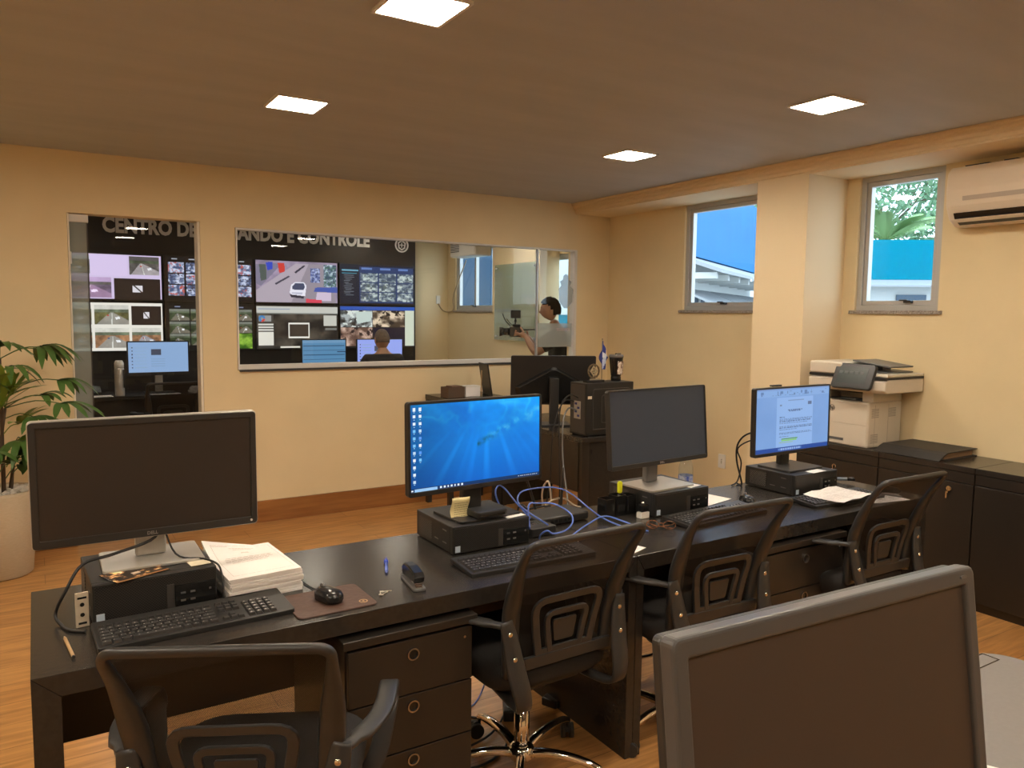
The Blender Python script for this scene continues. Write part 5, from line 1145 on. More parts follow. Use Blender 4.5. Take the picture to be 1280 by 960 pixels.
# ================================================================ potted palm
def potted_palm():
    t = thing('potted_palm', 'green lady palm in a tall pale round planter by the back wall', 'plant', (-.22, 5.46, 0))
    b = newbm(); lathe(b, [(.150, 0), (.165, .01), (.205, .50), (.205, .52), (.190, .52), (.186, .47)], 36); obj('planter', b, mat('planter_cream', (.60, .51, .36), .8, noise=(.54, .45, .31), scale=40, stretch=(1, 1, 10), bump=.3), t)
    b = newbm(); rng = random.Random(8)
    for k in range(170):
        a = rng.uniform(0, 6.28); r = .175*math.sqrt(rng.random()); sphere(b, (r*math.cos(a), r*math.sin(a), .495+rng.uniform(0, .022)), rng.uniform(.012, .020), (1, 1, .7), 7)
    pb = obj('pebbles', b, mat('white_pebble', (.74, .70, .64), .7), t); pb['kind'] = 'stuff'
    LG = mat('palm_leaf_dark', (.045, .105, .022), .42, noise=(.075, .155, .03), scale=6); LY = mat('palm_leaf_light', (.17, .26, .03), .42); ST = mat('cane_brown', (.10, .065, .04), .8)
    def fan(p0, az, el, L, nl, m, spread=2.3, ll=.26, wd=.030, droop=.5):
        d = Vector((math.cos(az)*math.cos(el), math.sin(az)*math.cos(el), math.sin(el))); e = p0+d*L+Vector((0, 0, -.05*L)); b = newbm()
        tube(b, [p0, p0+d*L*.55+Vector((0, 0, .02)), e], .0032, 5, 3)
        side = d.cross(Vector((0, 0, 1))).normalized(); upv = side.cross(d).normalized()
        for k in range(nl):
            a = (k/(nl-1)-.5)*spread; dd = (d*math.cos(a)+side*math.sin(a)+upv*.15).normalized(); l = ll*(1-.25*abs(a)/spread*2)*rng.uniform(.85, 1.1); pts = []
            for q in range(7): s = q/6; pts.append(e+dd*l*s+Vector((0, 0, -droop*l*s*s)))
            wv = dd.cross(Vector((0, 0, 1))).normalized(); prev = None
            for q, p in enumerate(pts):
                s = q/6; w_ = wd*.5*(.25+.75*math.sin(PI*min(1, .12+s*.80))) if q < 6 else .0015; r_ = [b.verts.new(p-wv*w_+Vector((0, 0, .2*w_))), b.verts.new(p), b.verts.new(p+wv*w_+Vector((0, 0, .2*w_)))]
                if prev:
                    for j in range(2): f = b.faces.new((prev[j], prev[j+1], r_[j+1], r_[j])); f.smooth = True
                prev = r_
        o = obj('frond', b, m, t); return o
    canes = [((-.02, -.05), (.06, -.12), 1.02), ((.06, .03), (.10, .02), .80), ((-.08, .04), (-.14, .02), 1.15), ((.03, -.02), (.04, .05), 1.30)]
    for (x, y), (x1, y1), h in canes:
        b = newbm(); p = [Vector((x, y, .48)), Vector(((x+x1)/2, (y+y1)/2, .48+(h-.48)*.5)), Vector((x1, y1, h))]; tube(b, p, [.012, .010, .008], 7, 4); obj('cane', b, ST, t)
    top = [Vector((c[1][0], c[1][1], c[2])) for c in canes]
    F = [(top[3], -.35, .35, .24, 8, LG, .28, .8), (top[3], -1.5, .55, .16, 8, LG, .27, .7), (top[3], .4, .3, .22, 8, LG, .26, .8), (top[3], 2.8, .5, .18, 8, LG, .27, .7), (top[3], -2.4, .4, .2, 7, LG, .27, .7),
         (top[0], -.6, .15, .34, 7, LG, .26, .6), (top[0], -1.6, .8, .12, 7, LY, .30, .15), (top[0], -2.2, .9, .14, 6, LY, .28, .2), (top[0], -.9, 1.0, .10, 6, LY, .26, .25), (top[0], -.1, .4, .2, 6, LG, .22, .6),
         (top[1], -.4, .3, .22, 7, LG, .24, .9), (top[1], -1.4, .2, .20, 7, LG, .24, .9), (top[1], .5, .3, .2, 7, LG, .2, .9),
         (top[2], -2.0, .5, .18, 8, LG, .28, .7), (top[2], 2.6, .4, .2, 8, LG, .28, .7), (top[2], -1.2, .3, .2, 8, LG, .27, .7),
         (Vector((.0, -.05, .60)), -1.0, .7, .16, 6, LG, .20, .4), (Vector((.04, 0, .58)), -.2, .8, .12, 6, LG, .18, .5), (Vector((-.05, -.02, .60)), -2.2, .6, .14, 6, LG, .2, .5), (Vector((.05, -.05, .66)), -.7, .9, .14, 6, LY, .20, .3), (Vector((.08, 0, .75)), -.9, .2, .12, 6, LG, .2, .8)]
    F += [(Vector((.0, -.08, .90)), -1.2, .9, .18, 7, LY, .30, .12), (Vector((.03, -.06, .84)), -.5, .7, .14, 6, LY, .24, .25), (Vector((.05, -.06, .95)), -.8, .15, .22, 7, LG, .24, .7), (Vector((-.02, -.1, .72)), -1.6, .4, .16, 7, LG, .24, .6), (Vector((.08, -.04, .62)), -.6, .5, .12, 6, LG, .20, .6), (Vector((.10, 0, 1.12)), -.3, .25, .26, 7, LG, .22, .8), (Vector((.02, -.05, 1.18)), -1.0, .55, .14, 7, LG, .26, .9)]
    for p, az, el, L, nl, m, ll, dr in F: fan(p, az, el, L, nl, m, ll=ll, droop=dr, wd=.042)
potted_palm()
# ================================================================ glazed control room
b = newbm(); box(b, (-1.2, 9.125, 0), (4.195, CY-.002, 2.62)); struct(obj('wall_video_panel', b, mat('video_wall_black', (.016, .013, .012), .5)))
SG = mat('sign_grey', (.84, .83, .82), .45)
t = thing('wall_sign', 'grey lettering above the video screens reading centro de comando e controle', 'sign', (0, 9.124, 2.412))
text('lettering', 'CENTRO DE COMANDO E CONTROLE', .212, SG, t, Matrix.Translation((.643, -.001, 0)) @ UPX, extrude=.008, offset=.0085, width=2.93)
t = thing('wall_emblem', 'round grey emblem right of the sign lettering', 'emblem', (4.005, 9.124, 2.455)); n_ = 32
b = newbm(); ring(b, [(.092*math.cos(2*PI*a/n_), .092*math.sin(2*PI*a/n_)) for a in range(n_)], [(.074*math.cos(2*PI*a/n_), .074*math.sin(2*PI*a/n_)) for a in range(n_)], -.008, 0, 'XZ'); obj('outer_ring', b, SG, t)
b = newbm(); ring(b, [(0, .066), (.055, .03), (.045, -.04), (0, -.066), (-.045, -.04), (-.055, .03)], [(0, .048), (.04, .02), (.03, -.028), (0, -.048), (-.03, -.028), (-.04, .02)], -.008, 0, 'XZ'); box(b, (-.03, -.008, -.004), (.03, 0, .006)); box(b, (-.005, -.008, -.03), (.005, 0, .03)); obj('inner_shield', b, SG, t)
def tile_road(a, x0, y0, x1, y1, seed, sky=(200, 205, 215), road=(120, 118, 116), grass=(70, 84, 50), vx=.5, tint=(1, 1, 1)):
    H_, W = a.shape[:2]; c0, c1, r0, r1 = int(x0*W), int(x1*W), int(y0*H_), int(y1*H_); w, h = c1-c0, r1-r0
    s = np.zeros((h, w, 3)); s[:] = grass; n = nois(w, h, 6, seed)[..., None]; s *= .6+.8*n; yh = .38; s[:int(h*yh)] = sky
    s[int(h*.24):int(h*yh)] = s[int(h*.24):int(h*yh)]*.2+np.array((70, 80, 60))*.9*(.5+n[int(h*.24):int(h*yh)])
    poly(s, [(vx-.04, yh), (vx+.04, yh), (1.0, .8), (1.0, 1), (.05, 1)], road, .95); poly(s, [(vx, yh+.03), (vx+.01, yh+.03), (.52, 1), (.48, 1)], (225, 225, 220), .8)
    poly(s, [(.60, .62), (.72, .60), (.75, .72), (.62, .74)], (235, 235, 240)); poly(s, [(.36, .50), (.42, .50), (.42, .56), (.35, .56)], (180, 60, 50) if seed % 2 else (60, 80, 120)); a[r0:r1, c0:c1] = np.clip(s*np.array(tint)*(.9+.2*n), 0, 255)
def tile_noise(a, x0, y0, x1, y1, seed, c0, c1, c2=None):
    H_, W = a.shape[:2]; q0, q1, r0, r1 = int(x0*W), int(x1*W), int(y0*H_), int(y1*H_); w, h = q1-q0, r1-r0
    if w < 2 or h < 2: return
    n = nois(w, h, 5, seed)[..., None]; k = np.clip((n-.35)*3.2, 0, 1); s = np.array(c0, float)*(1-k)+np.array(c1, float)*k
    if c2 is not None: m_ = nois(w, h, 8, seed+7); s[m_ > .62] = c2
    a[r0:r1, q0:q1] = s
def novideo(a, x0, y0, x1, y1):
    rect(a, x0, y0, x1, y1, (44, 34, 30)); cx = (x0+x1)/2; cy = (y0+y1)/2; w = (x1-x0)*.11; h = (y1-y0)*.17; rect(a, cx-w, cy-h, cx+w, cy+h, (222, 218, 226)); poly(a, [(cx-w, cy-h), (cx-w*.6, cy-h), (cx+w*1.1, cy+h*1.1), (cx+w*.7, cy+h*1.1)], (44, 34, 30))
def wall_images():
    W, H_ = 150, 80; I = {}
    a = blank(W, H_, (28, 22, 20)); rect(a, .0, .03, 1, .99, (212, 196, 232)); tile_road(a, .0, .07, .30, .46, 3, grass=(84, 92, 60), vx=.3); rect(a, .31, .05, .66, .49, (218, 200, 238)); tile_road(a, .68, .06, .985, .46, 5, sky=(90, 84, 84), road=(170, 162, 166), grass=(90, 86, 84), vx=.4)
    tile_road(a, .0, .53, .50, .97, 7, sky=(190, 176, 200), road=(160, 140, 158), grass=(120, 110, 124), vx=.6, tint=(1, .92, 1.02)); novideo(a, .525, .54, .99, .985); I[0, 0] = a
    a = blank(W, H_, (22, 18, 18))
    for r in range(3):
        for c in range(5): tile_noise(a, .045+.19*c, .14+.26*r, .045+.19*c+.175, .14+.26*r+.235, r*7+c, (70, 84, 120), (205, 212, 236), (60, 56, 70) if (r+c) % 2 else (190, 90, 80))
    for c in range(5): rect(a, .08+.19*c, .055, .14+.19*c, .07, (170, 176, 190))
    I[0, 1] = a
    a = blank(W, H_, (150, 136, 160)); n = nois(W, H_, 9, 11)[..., None]; a *= .75+.5*n
    poly(a, [(0, 1), (0, .72), (.48, .05), (.70, .05), (.42, 1)], (176, 164, 178)); poly(a, [(0, .55), (0, .1), (.32, .05), (.06, .62)], (120, 116, 138), .8); poly(a, [(.26, .05), (.34, .05), (.35, .25), (.28, .3)], (206, 66, 58)); poly(a, [(.12, .05), (.20, .03), (.20, .2), (.14, .24)], (60, 76, 190)); poly(a, [(.04, .1), (.12, .1), (.13, .45), (.06, .5)], (80, 90, 86))
    poly(a, [(.42, 1), (.64, .05), (.82, .05), (.98, .9), (.98, 1)], (150, 140, 152)); poly(a, [(.22, .55), (.39, .35), (.41, .37), (.24, .58)], (70, 66, 80)); poly(a, [(.46, .26), (.58, .08), (.60, .10), (.48, .29)], (60, 56, 70))
    poly(a, [(.42, .57), (.47, .50), (.58, .50), (.61, .58), (.59, .84), (.43, .84), (.40, .75)], (232, 230, 244)); poly(a, [(.435, .60), (.47, .53), (.575, .53), (.59, .62), (.57, .69), (.435, .68)], (70, 76, 104)); poly(a, [(.40, .80), (.58, .84), (.57, .90), (.42, .87)], (50, 46, 60)); poly(a, [(.43, .745), (.56, .755), (.55, .80), (.43, .79)], (190, 190, 210))
    tile_noise(a, .83, .05, .99, .60, 31, (60, 80, 100), (196, 214, 226), (70, 110, 90)); tile_noise(a, .66, .15, .78, .50, 33, (80, 92, 150), (180, 190, 226), (60, 70, 96)); poly(a, [(.72, .62), (1, .60), (1, .74), (.70, .72)], (70, 90, 170)); poly(a, [(.74, .74), (.92, .74), (.92, .95), (.72, .95)], (206, 190, 214)); poly(a, [(.60, .90), (.80, .93), (.80, 1), (.60, 1)], (214, 70, 90))
    I[0, 2] = a
    a = blank(W, H_, (26, 30, 46)); g = random.Random(6)
    rect(a, .25, .05, .98, .97, (38, 58, 104)); rect(a, .03, .14, .24, .17, (110, 170, 196)); rect(a, .03, .22, .22, .24, (80, 180, 210))
    for k in range(12): rect(a, .05+.01*(k % 3), .28+.045*k, .05+g.uniform(.06, .15), .293+.045*k, (120, 128, 140))
    for r in range(3):
        for c in range(3): tile_noise(a, .27+.245*c, .22+.25*r, .27+.245*c+.225, .22+.25*r+.225, r*5+c+50, (60, 74, 96), (196, 208, 206), (86, 98, 100))
    for c in range(3): rect(a, .28+.245*c, .08, .42+.245*c, .12, (100, 130, 190))
    I[0, 3] = a
    a = blank(W, H_, (232, 228, 220))
    for r in range(2):
        for c, (u0, u1) in enumerate(((.0, .30), (.33, .66), (.69, .985))):
            if (r, c) == (0, 2): novideo(a, u0, .06, u1, .46)
            else: tile_road(a, u0, .05+.48*r, u1, .46+.48*r, 20+3*r+c, sky=(210, 208, 200), grass=(96, 92, 58) if r == 0 else (150, 110, 80), road=(150, 146, 140) if c < 2 else (150, 150, 160), vx=(.7, .5, .4)[c])
    I[1, 0] = a
    a = blank(W, H_, (20, 17, 16))
    for r in range(3):
        for c in range(4): tile_road(a, .04+.24*c, .12+.27*r, .04+.24*c+.225, .12+.27*r+.25, 40+4*r+c, sky=(120, 124, 116), road=(118, 112, 100), grass=(56, 66, 44), vx=.4+.1*c)
    for c in range(4): rect(a, .10+.24*c, .05, .16+.24*c, .07, (130, 140, 170))
    tile_noise(a, .55, .66, .98, .99, 90, (50, 92, 20), (150, 190, 70)); I[1, 1] = a
    a = blank(W, H_, (46, 42, 38)); tile_noise(a, .01, .2, .99, .95, 61, (34, 30, 28), (84, 76, 66)); rect(a, 0, .02, 1, .17, (196, 196, 190)); rect(a, .02, .07, .4, .10, (150, 160, 180)); rect(a, 0, .17, 1, .20, (120, 124, 120))
    rect(a, .02, .22, .20, .98, (70, 66, 62)); rect(a, .03, .24, .17, .38, (150, 150, 150)); 
    for k in range(24): ang = k*2*PI/24; x = .065+.028*math.cos(ang); y = .31+.052*math.sin(ang); rect(a, x-.010, y-.02, x+.010, y+.02, (210, 70, 60) if k < 8 else (70, 130, 190))
    for k in range(4): rect(a, .02, .43+.06*k, .20, .465+.06*k, (214, 212, 206))
    rect(a, .02, .62, .20, .93, (226, 222, 212)); rect(a, .38, .40, .64, .76, (236, 232, 224)); rect(a, .395, .44, .625, .72, (64, 54, 46)); rect(a, .82, .22, .99, .48, (196, 196, 188)); rect(a, .84, .52, .99, .58, (120, 120, 116)); rect(a, .28, .955, .52, .985, (230, 226, 214))
    for k in range(6): rect(a, .58+.05*k, .96, .60+.05*k, .985, (210, 200, 190))
    I[1, 2] = a
    a = blank(W, H_, (40, 34, 32)); rect(a, 0, 0, 1, .085, (44, 84, 176)); tile_noise(a, .01, .10, .42, .50, 71, (46, 44, 42), (170, 178, 180), (216, 224, 220)); poly(a, [(.2, .12), (.42, .12), (.40, .36), (.22, .42)], (196, 210, 206)); tile_noise(a, .43, .10, .86, .50, 75, (70, 56, 44), (226, 206, 180), (40, 32, 28))
    tile_noise(a, .01, .52, .42, .97, 77, (96, 70, 60), (206, 176, 160), (52, 36, 34)); rect(a, .44, .52, .86, .97, (24, 20, 40)); rect(a, .865, .09, .995, .97, (206, 214, 196)); I[1, 3] = a
    return I
IM = wall_images(); XB = [.205, 1.202, 2.164, 3.160, 4.182]; ZB = [2.205, 1.690, 1.150]
LBL = {(0, 0): 'upper left video screen with lavender tiles and a crossed out icon, behind the door', (0, 1): 'upper video screen of small bluish camera tiles between door and window', (0, 2): 'upper video screen showing a street with a white van', (0, 3): 'upper right video screen with a dark blue menu and nine tiles',
       (1, 0): 'lower left video screen with white framed road cameras behind the glass door', (1, 1): 'lower video screen of dim road tiles between door and window', (1, 2): 'lower video screen with white top bar and a framed thumbnail', (1, 3): 'lower right video screen with blue bar above the seated person'}
for (r, c), a in IM.items():
    x0, x1, z1, z0 = XB[c]+.012, XB[c+1]-.006, ZB[r]-.010, ZB[r+1]+.006
    t = thing('video_screen', LBL[r, c], 'screen', ((x0+x1)/2, 9.124, (z0+z1)/2), 0, 'screens of the video wall'); w, h = (x1-x0)/2, (z1-z0)/2
    b = newbm(); ring(b, [(-w, -h), (w, -h), (w, h), (-w, h)], [(-w+.007, -h+.012), (w-.007, -h+.012), (w-.007, h-.007), (-w+.007, h-.007)], -.035, 0, 'XZ'); obj('bezel', b, PL, t)
    b = newbm(); box(b, (-w+.006, -.028, -h+.011), (w-.006, -.002, h-.006)); p = obj('panel', b, PLG, t); raster('screen_picture', a, (-w+.007, -.0285, -h+.012), (2*w-.014, 0, 0), (0, 0, 2*h-.019), SCREEN, p)
# operators' desk
t = thing('desk', 'long dark operator desk in the control room behind the glass', 'desk', (2.1, 8.32, 0))
b = newbm(); box(b, (-1.95, -.32, .755), (1.95, .30, .79)); obj('desktop', b, BLK, t); b = newbm(); box(b, (-1.93, -.28, .10), (1.93, -.26, .7545)); obj('front_panel', b, BLK2, t)
for x in (-1.94, -.6, .6, 1.91): b = newbm(); box(b, (x, -.25, 0), (x+.03, .28, .7545)); obj('leg', b, BLK2, t)
def img_light(seed, bg=(140, 170, 212)):
    a = blank(96, 56, bg); g = random.Random(seed)
    for k in range(7): rect(a, .05, .16+.11*k, .075, .20+.11*k, (60, 66, 90)); rect(a, .10, .17+.11*k, .30, .19+.11*k, (140, 168, 200))
    rect(a, .38, .24, .54, .42, (70, 74, 90))
    for k in range(4): rect(a, .38, .55+.08*k, .6, .57+.08*k, (130, 156, 190))
    return a
def img_blue(seed):
    a = blank(96, 56, (88, 136, 176)); rect(a, 0, 0, 1, .10, (110, 150, 186))
    for k in range(5): rect(a, .02, .2+.17*k, .98, .225+.17*k, (52, 84, 116))
    rect(a, .8, .42, 1, .46, (40, 60, 90)); return a
monitor((1.03, 8.22, .7905), 0, .56, .335, 1.300-.167-.7905, 'lit control room monitor behind the glass door, next to the thermos', bez=(.012, .012, .030), img=img_light(1), neckm=SIL)
monitor((2.69, 8.22, .7905), 0, .50, .32, 1.305-.16-.7905, 'steel blue control room monitor left of the seated person', bez=(.010, .010, .02), img=img_blue(2))
monitor((3.34, 8.22, .7905), 0, .56, .335, 1.305-.167-.7905, 'pale lilac control room monitor in front of the seated person', bez=(.010, .010, .02), img=img_light(3, (150, 166, 240)))
t = thing('thermos', 'tall steel thermos flask on the operator desk', 'thermos', (.666, 8.06, .7905)); b = newbm(); lathe(b, [(.040, 0), (.042, .01), (.042, .25), (.038, .265)], 18); obj('body', b, mat('steel', (.60, .58, .55), .3, .6), t); b = newbm(); lathe(b, [(.040, .266), (.041, .31), (.030, .335)], 18); obj('lid', b, ALW, t); b = newbm(); box(b, (.030, -.045, .08), (.045, -.030, .25)); obj('handle', b, PL, t)
sheet('paper_sheet', (.44, 8.09, .7915), 3, .33, .16, 'long white sheet on the operator desk left of the thermos', lines=False)
sheet('paper_sheet', (1.05, 8.09, .7915), 1, .29, .13, 'white sheet under the lit monitor on the operator desk', lines=False)
t = thing('paper_pile', 'loose pile of white papers on the operator desk at the door edge', 'papers', (1.42, 8.14, .7905), 8)
for k in range(6): b = newbm(); box(b, (-.12+.005*k, -.09, .010*k), (.13, .09, .010*k+.008), Matrix.Rotation(.12*math.sin(k*2.3), 4, 'Z')); obj('sheaf', b, PAP, t)
t = thing('desk_telephone', 'dark desk telephone left of the thermos', 'telephone', (.42, 8.25, .7905)); b = newbm(); prism(b, [(-.08, 0), (.08, 0), (.08, .08), (-.08, .03)], -.1, .1, 'YZ'); obj('body', b, PLG, t, bevel=.006); b = newbm(); tube(b, [(-.11, -.07, .10), (-.11, 0, .12), (-.11, .07, .13)], .02, 8); obj('handset', b, PLG, t)
chair((1.045, 7.72, 0), 0, 'dark mesh chair behind the glass door at the operator desk', group='control room chairs')
chair((3.10, 7.55, 0), 0, 'dark chair carrying the seated person, hidden below the inner window', sz=.10, group='control room chairs')
b = newbm(); tube(b, [(-.02, 0, .01), (-.012, 0, .03), (0, 0, .012), (.012, 0, .03), (.022, 0, .01), (0, 0, .008)], .006, 6, 3, True); sphere(b, (0, 0, .014), .012); box(b, (-.022, -.012, 0), (.022, .012, .008)); tag(obj('red_bow', b, mat('red_cloth', (.55, .03, .05), .7), loc=(2.80, 5.98, 1.1655)), 'small red bow on the inner window ledge right of the seated person', 'ornament')
# glass board on the far pillar, with stand-off bolts and frosted drawing area
t = thing('glass_board', 'large greenish glass writing board on the wall behind the person filming', 'board', (4.499, 7.155, 1.73))
b = newbm(); box(b, (-.028, -.43, -.42), (-.020, .43, .42)); obj('glass_sheet', b, GLASSB, t)
for y in (-.39, .39):
    for z in (-.38, .38): b = newbm(); cyl(b, (-.036, y, z), (.0, y, z), .010, 10); obj('standoff', b, ALU, t)
# second split unit over window 3, with its cable and a wall switch
t = thing('air_conditioner', 'white air conditioner above the small far window inside the control room', 'air conditioner', (4.749, 8.42, 2.30)); 
b = newbm(); box(b, (-.24, -.30, .0), (0, .35, .28)); obj('housing', b, WHT, t, bevel=.02); b = newbm(); [box(b, (-.2405, .1, .06+.02*k), (-.239, .33, .07+.02*k)) for k in range(8)]; obj('grille', b, PLD, t)
t = thing('wall_switch', 'white switch plate beside the video wall end', 'switch', (4.60, CY-.001, 1.78)); b = newbm(); box(b, (-.03, -.012, -.055), (.03, 0, .055)); obj('cover_plate', b, WHT, t, bevel=.003)
cable('wall_cable', [(4.60, CY-.01, 1.73), (4.66, CY-.03, 1.64), (4.725, 9.2, 1.62), (4.735, 9.1, 1.66), (4.735, 9.09, 1.85), (4.735, 8.75, 2.28)], .008, mat('cable_tan', (.40, .30, .18), .6), 'sagging tan cable from the switch plate to the far air conditioner')

# ================================================================ people
SKIN = mat('skin', (.40, .22, .14), .5); SKIN2 = mat('skin_tan', (.42, .23, .145), .5); HAIRB = mat('hair_black', (.010, .008, .007), .9, spec=.1); HAIRG = mat('hair_grey_stubble', (.10, .075, .06), .8, noise=(.16, .12, .10), scale=60); SHIRT = mat('shirt_black', (.012, .011, .012), .9); TROU = mat('trousers_dark', (.02, .022, .03), .9); SHOE = mat('shoe_black', (.015, .013, .012), .4)
def skinned(name, nodes, edges, root, m, parent, sub=2):
    names = list(nodes); me = bpy.data.meshes.new(name); me.from_pydata([nodes[n][0] for n in names], [(names.index(a), names.index(b_)) for a, b_ in edges], []); o = bpy.data.objects.new(name, me); COL.objects.link(o)
    if parent is not None: o.parent = parent
    md = o.modifiers.new('skin', 'SKIN'); md.use_smooth_shade = True; md.branch_smoothing = .3
    for i, n in enumerate(names):
        r = nodes[n][1]; r = r if isinstance(r, tuple) else (r, r); sv = me.skin_vertices[0].data[i]; sv.radius = r; sv.use_root = (n == root)
    s = o.modifiers.new('sub', 'SUBSURF'); s.levels = s.render_levels = sub
    me.materials.append(m); return o
def hand(nodes, edges, wrist, tag_, d, side, curl):
    """palm and five bent fingers growing from a wrist node; d = direction, side = toward thumb, curl = palm-facing direction"""
    W = Vector(nodes[wrist][0]); d = Vector(d).normalized(); side = Vector(side); side = (side-d*side.dot(d)).normalized(); n = Vector(curl).normalized()
    nodes[tag_+'palm'] = (tuple(W+d*.05), (.032, .018)); edges.append((wrist, tag_+'palm'))
    nodes[tag_+'knuckle'] = (tuple(W+d*.085), (.034, .014)); edges.append((tag_+'palm', tag_+'knuckle'))
    for k, (o_, L) in enumerate(((.028, .070), (.010, .078), (-.009, .073), (-.027, .058))):
        p = W+d*.092+side*o_; prev = tag_+'knuckle'; dd = d.copy()
        for q in range(3):
            dd = (dd+n*.38).normalized(); p = p+dd*L/3; nm_ = '%sf%d_%d' % (tag_, k, q); nodes[nm_] = (tuple(p), .0085-.0008*q); edges.append((prev, nm_)); prev = nm_
    p = W+d*.035+side*.036; nodes[tag_+'t0'] = (tuple(p), .012); edges.append((tag_+'palm', tag_+'t0')); dd = (d*.7+side*.6+n*.3).normalized()
    nodes[tag_+'t1'] = (tuple(p+dd*.03), .010); nodes[tag_+'t2'] = (tuple(p+dd*.055+n*.008), .009); edges += [(tag_+'t0', tag_+'t1'), (tag_+'t1', tag_+'t2')]
def head(t, c, m, hairm, full, yaw=0, pitch=0, scale=1.0):
    """head as a child-free mesh merged with the body is kept simple: skull, jaw, nose, ears on the neck node; hair is its own part"""
    M_ = Matrix.Translation(c) @ Matrix.Rotation(math.radians(yaw), 4, 'Z') @ Matrix.Rotation(math.radians(pitch), 4, 'X') @ Matrix.Scale(scale, 4)
    return M_
def body_mesh(o_skin, M_, m, t):
    """evaluate skinned limbs and join a modelled head into the same single mesh"""
    bpy.context.view_layer.update(); dg = bpy.context.evaluated_depsgraph_get(); me = bpy.data.meshes.new_from_object(o_skin.evaluated_get(dg)); b = newbm(); b.from_mesh(me)
    # skull
    ret = bmesh.ops.create_uvsphere(b, u_segments=28, v_segments=20, radius=1.0)
    for v in ret['verts']:
        x, y, z = v.co; w = .074*(1-.16*max(0, -z)**1.5); px = x*w; py = y*(.094 if y > 0 else .098)*(1-.18*max(0, -z)); pz = z*(.112)
        if y > 0: py -= .010*max(0, -z)**2; 
        if y > .3 and -.75 < z < -.45: py += .008          # chin
        # nose, brow, eye sockets, lips
        nx = math.exp(-(x/.16)**2)
        py += .024*nx*math.exp(-((z+.18)/.16)**2)*(y > 0)+.006*math.exp(-((z-.22)/.10)**2)*(y > .3)
        py -= .009*(math.exp(-((abs(x)-.38)/.14)**2)*math.exp(-((z-.05)/.10)**2))*(y > .3); py += .007*math.exp(-(x/.26)**2)*math.exp(-((z+.50)/.07)**2)*(y > .3)
        if y < -.2 and z < -.45: py *= .8
        v.co = M_ @ Vector((px, py, pz))
        for f in v.link_faces: f.smooth = True
    for s in (-1, 1):
        r2 = bmesh.ops.create_uvsphere(b, u_segments=10, v_segments=8, radius=1.0)
        for v in r2['verts']: x, y, z = v.co; v.co = M_ @ Vector((s*.075+x*.009, -.006+y*.018+z*-.004, -.008+z*.032))
        for v in r2['verts']:
            for f in v.link_faces: f.smooth = True
    me2 = bpy.data.meshes.new('body'); b.to_mesh(me2); b.free(); me2.materials.append(m); bpy.data.objects.remove(o_skin)
    o = bpy.data.objects.new('body', me2); COL.objects.link(o); o.parent = t; return o
def hair(t, M_, m, thick=.010, low=-.55, front=.30, tuft=0.0, seed=1):
    b = newbm(); ret = bmesh.ops.create_uvsphere(b, u_segments=28, v_segments=20, radius=1.0); rm = []; g = random.Random(seed)
    for v in ret['verts']:
        x, y, z = v.co; edge = low if y < .05 else front+(y-.05)*.35
        if abs(x) > .75 and -.08 < y < .45: edge = max(edge, -.15)
        if z < edge: rm.append(v); continue
        k = 1+tuft*g.uniform(-.5, 1); k *= 1-.45*max(0, y)*(z < .6); v.co = M_ @ Vector((x*(.074+thick*k), y*(.096+thick*k), z*(.112+thick*k)))
    bmesh.ops.delete(b, geom=rm, context='VERTS')
    for f in b.faces: f.smooth = True
    o = obj('hair', b, m, t); s = o.modifiers.new('thick', 'SOLIDIFY'); s.thickness = .006; return o
def eyes(t, M_):
    b = newbm()
    for s in (-1, 1): sphere(b, (s*.030, .075, .006), .008, M=M_)
    obj('eyes', b, WHT, t); b = newbm()
    for s in (-1, 1): sphere(b, (s*.030, .081, .006), .004, M=M_); tube(b, [M_ @ Vector(p) for p in ((s*.012, .089, .028), (s*.03, .091, .033), (s*.05, .080, .028))], .0025, 5, 2)
    obj('brows_and_pupils', b, HAIRB, t)
# seated operator, seen from behind
t = thing('person', 'person in black t-shirt with close cropped hair seated at the operator desk, seen from behind', 'person', (3.10, 7.56, 0), 0)
N = {'pel': ((0, -.02, .68), (.15, .12)), 'sp': ((0, -.035, .84), (.145, .11)), 'ch': ((0, -.02, 1.00), (.165, .12)), 'up': ((0, -.02, 1.10), (.15, .095)), 'nk': ((0, -.005, 1.185), .058), 'nk2': ((0, .005, 1.25), .056)}; E_ = [('pel', 'sp'), ('sp', 'ch'), ('ch', 'up'), ('up', 'nk'), ('nk', 'nk2')]
for s, q in ((-1, 'l'), (1, 'r')):
    N.update({q+'sh': ((s*.175, -.02, 1.115), .062), q+'el': ((s*.245, .10, .90), .043), q+'wr': ((s*.17, .325, .855), .028), q+'hip': ((s*.09, .03, .68), .095), q+'kn': ((s*.13, .42, .66), .065), q+'an': ((s*.13, .40, .12), .040), q+'toe': ((s*.14, .53, .045), (.042, .035))})
    E_ += [('up', q+'sh'), (q+'sh', q+'el'), (q+'el', q+'wr'), ('pel', q+'hip'), (q+'hip', q+'kn'), (q+'kn', q+'an'), (q+'an', q+'toe')]; hand(N, E_, q+'wr', q+'h', (-s*.15, 1, -.12), (-s, 0, 0), (0, 0, -1))
M_ = Matrix.Translation((0, .015, 1.318)) @ Matrix.Rotation(math.radians(-8), 4, 'X'); o = skinned('body_tmp', N, E_, 'pel', SKIN, None); body_mesh(o, M_, SKIN, t); hair(t, M_, HAIRG, .004, -.42, .25); eyes(t, M_)
N2 = {'b': ((0, -.02, .72), (.165, .135)), 'sp': ((0, -.035, .84), (.165, .13)), 'ch': ((0, -.02, 1.00), (.185, .14)), 'up': ((0, -.02, 1.10), (.165, .11)), 'nk': ((0, -.005, 1.165), .072)}; E2 = [('b', 'sp'), ('sp', 'ch'), ('ch', 'up'), ('up', 'nk')]
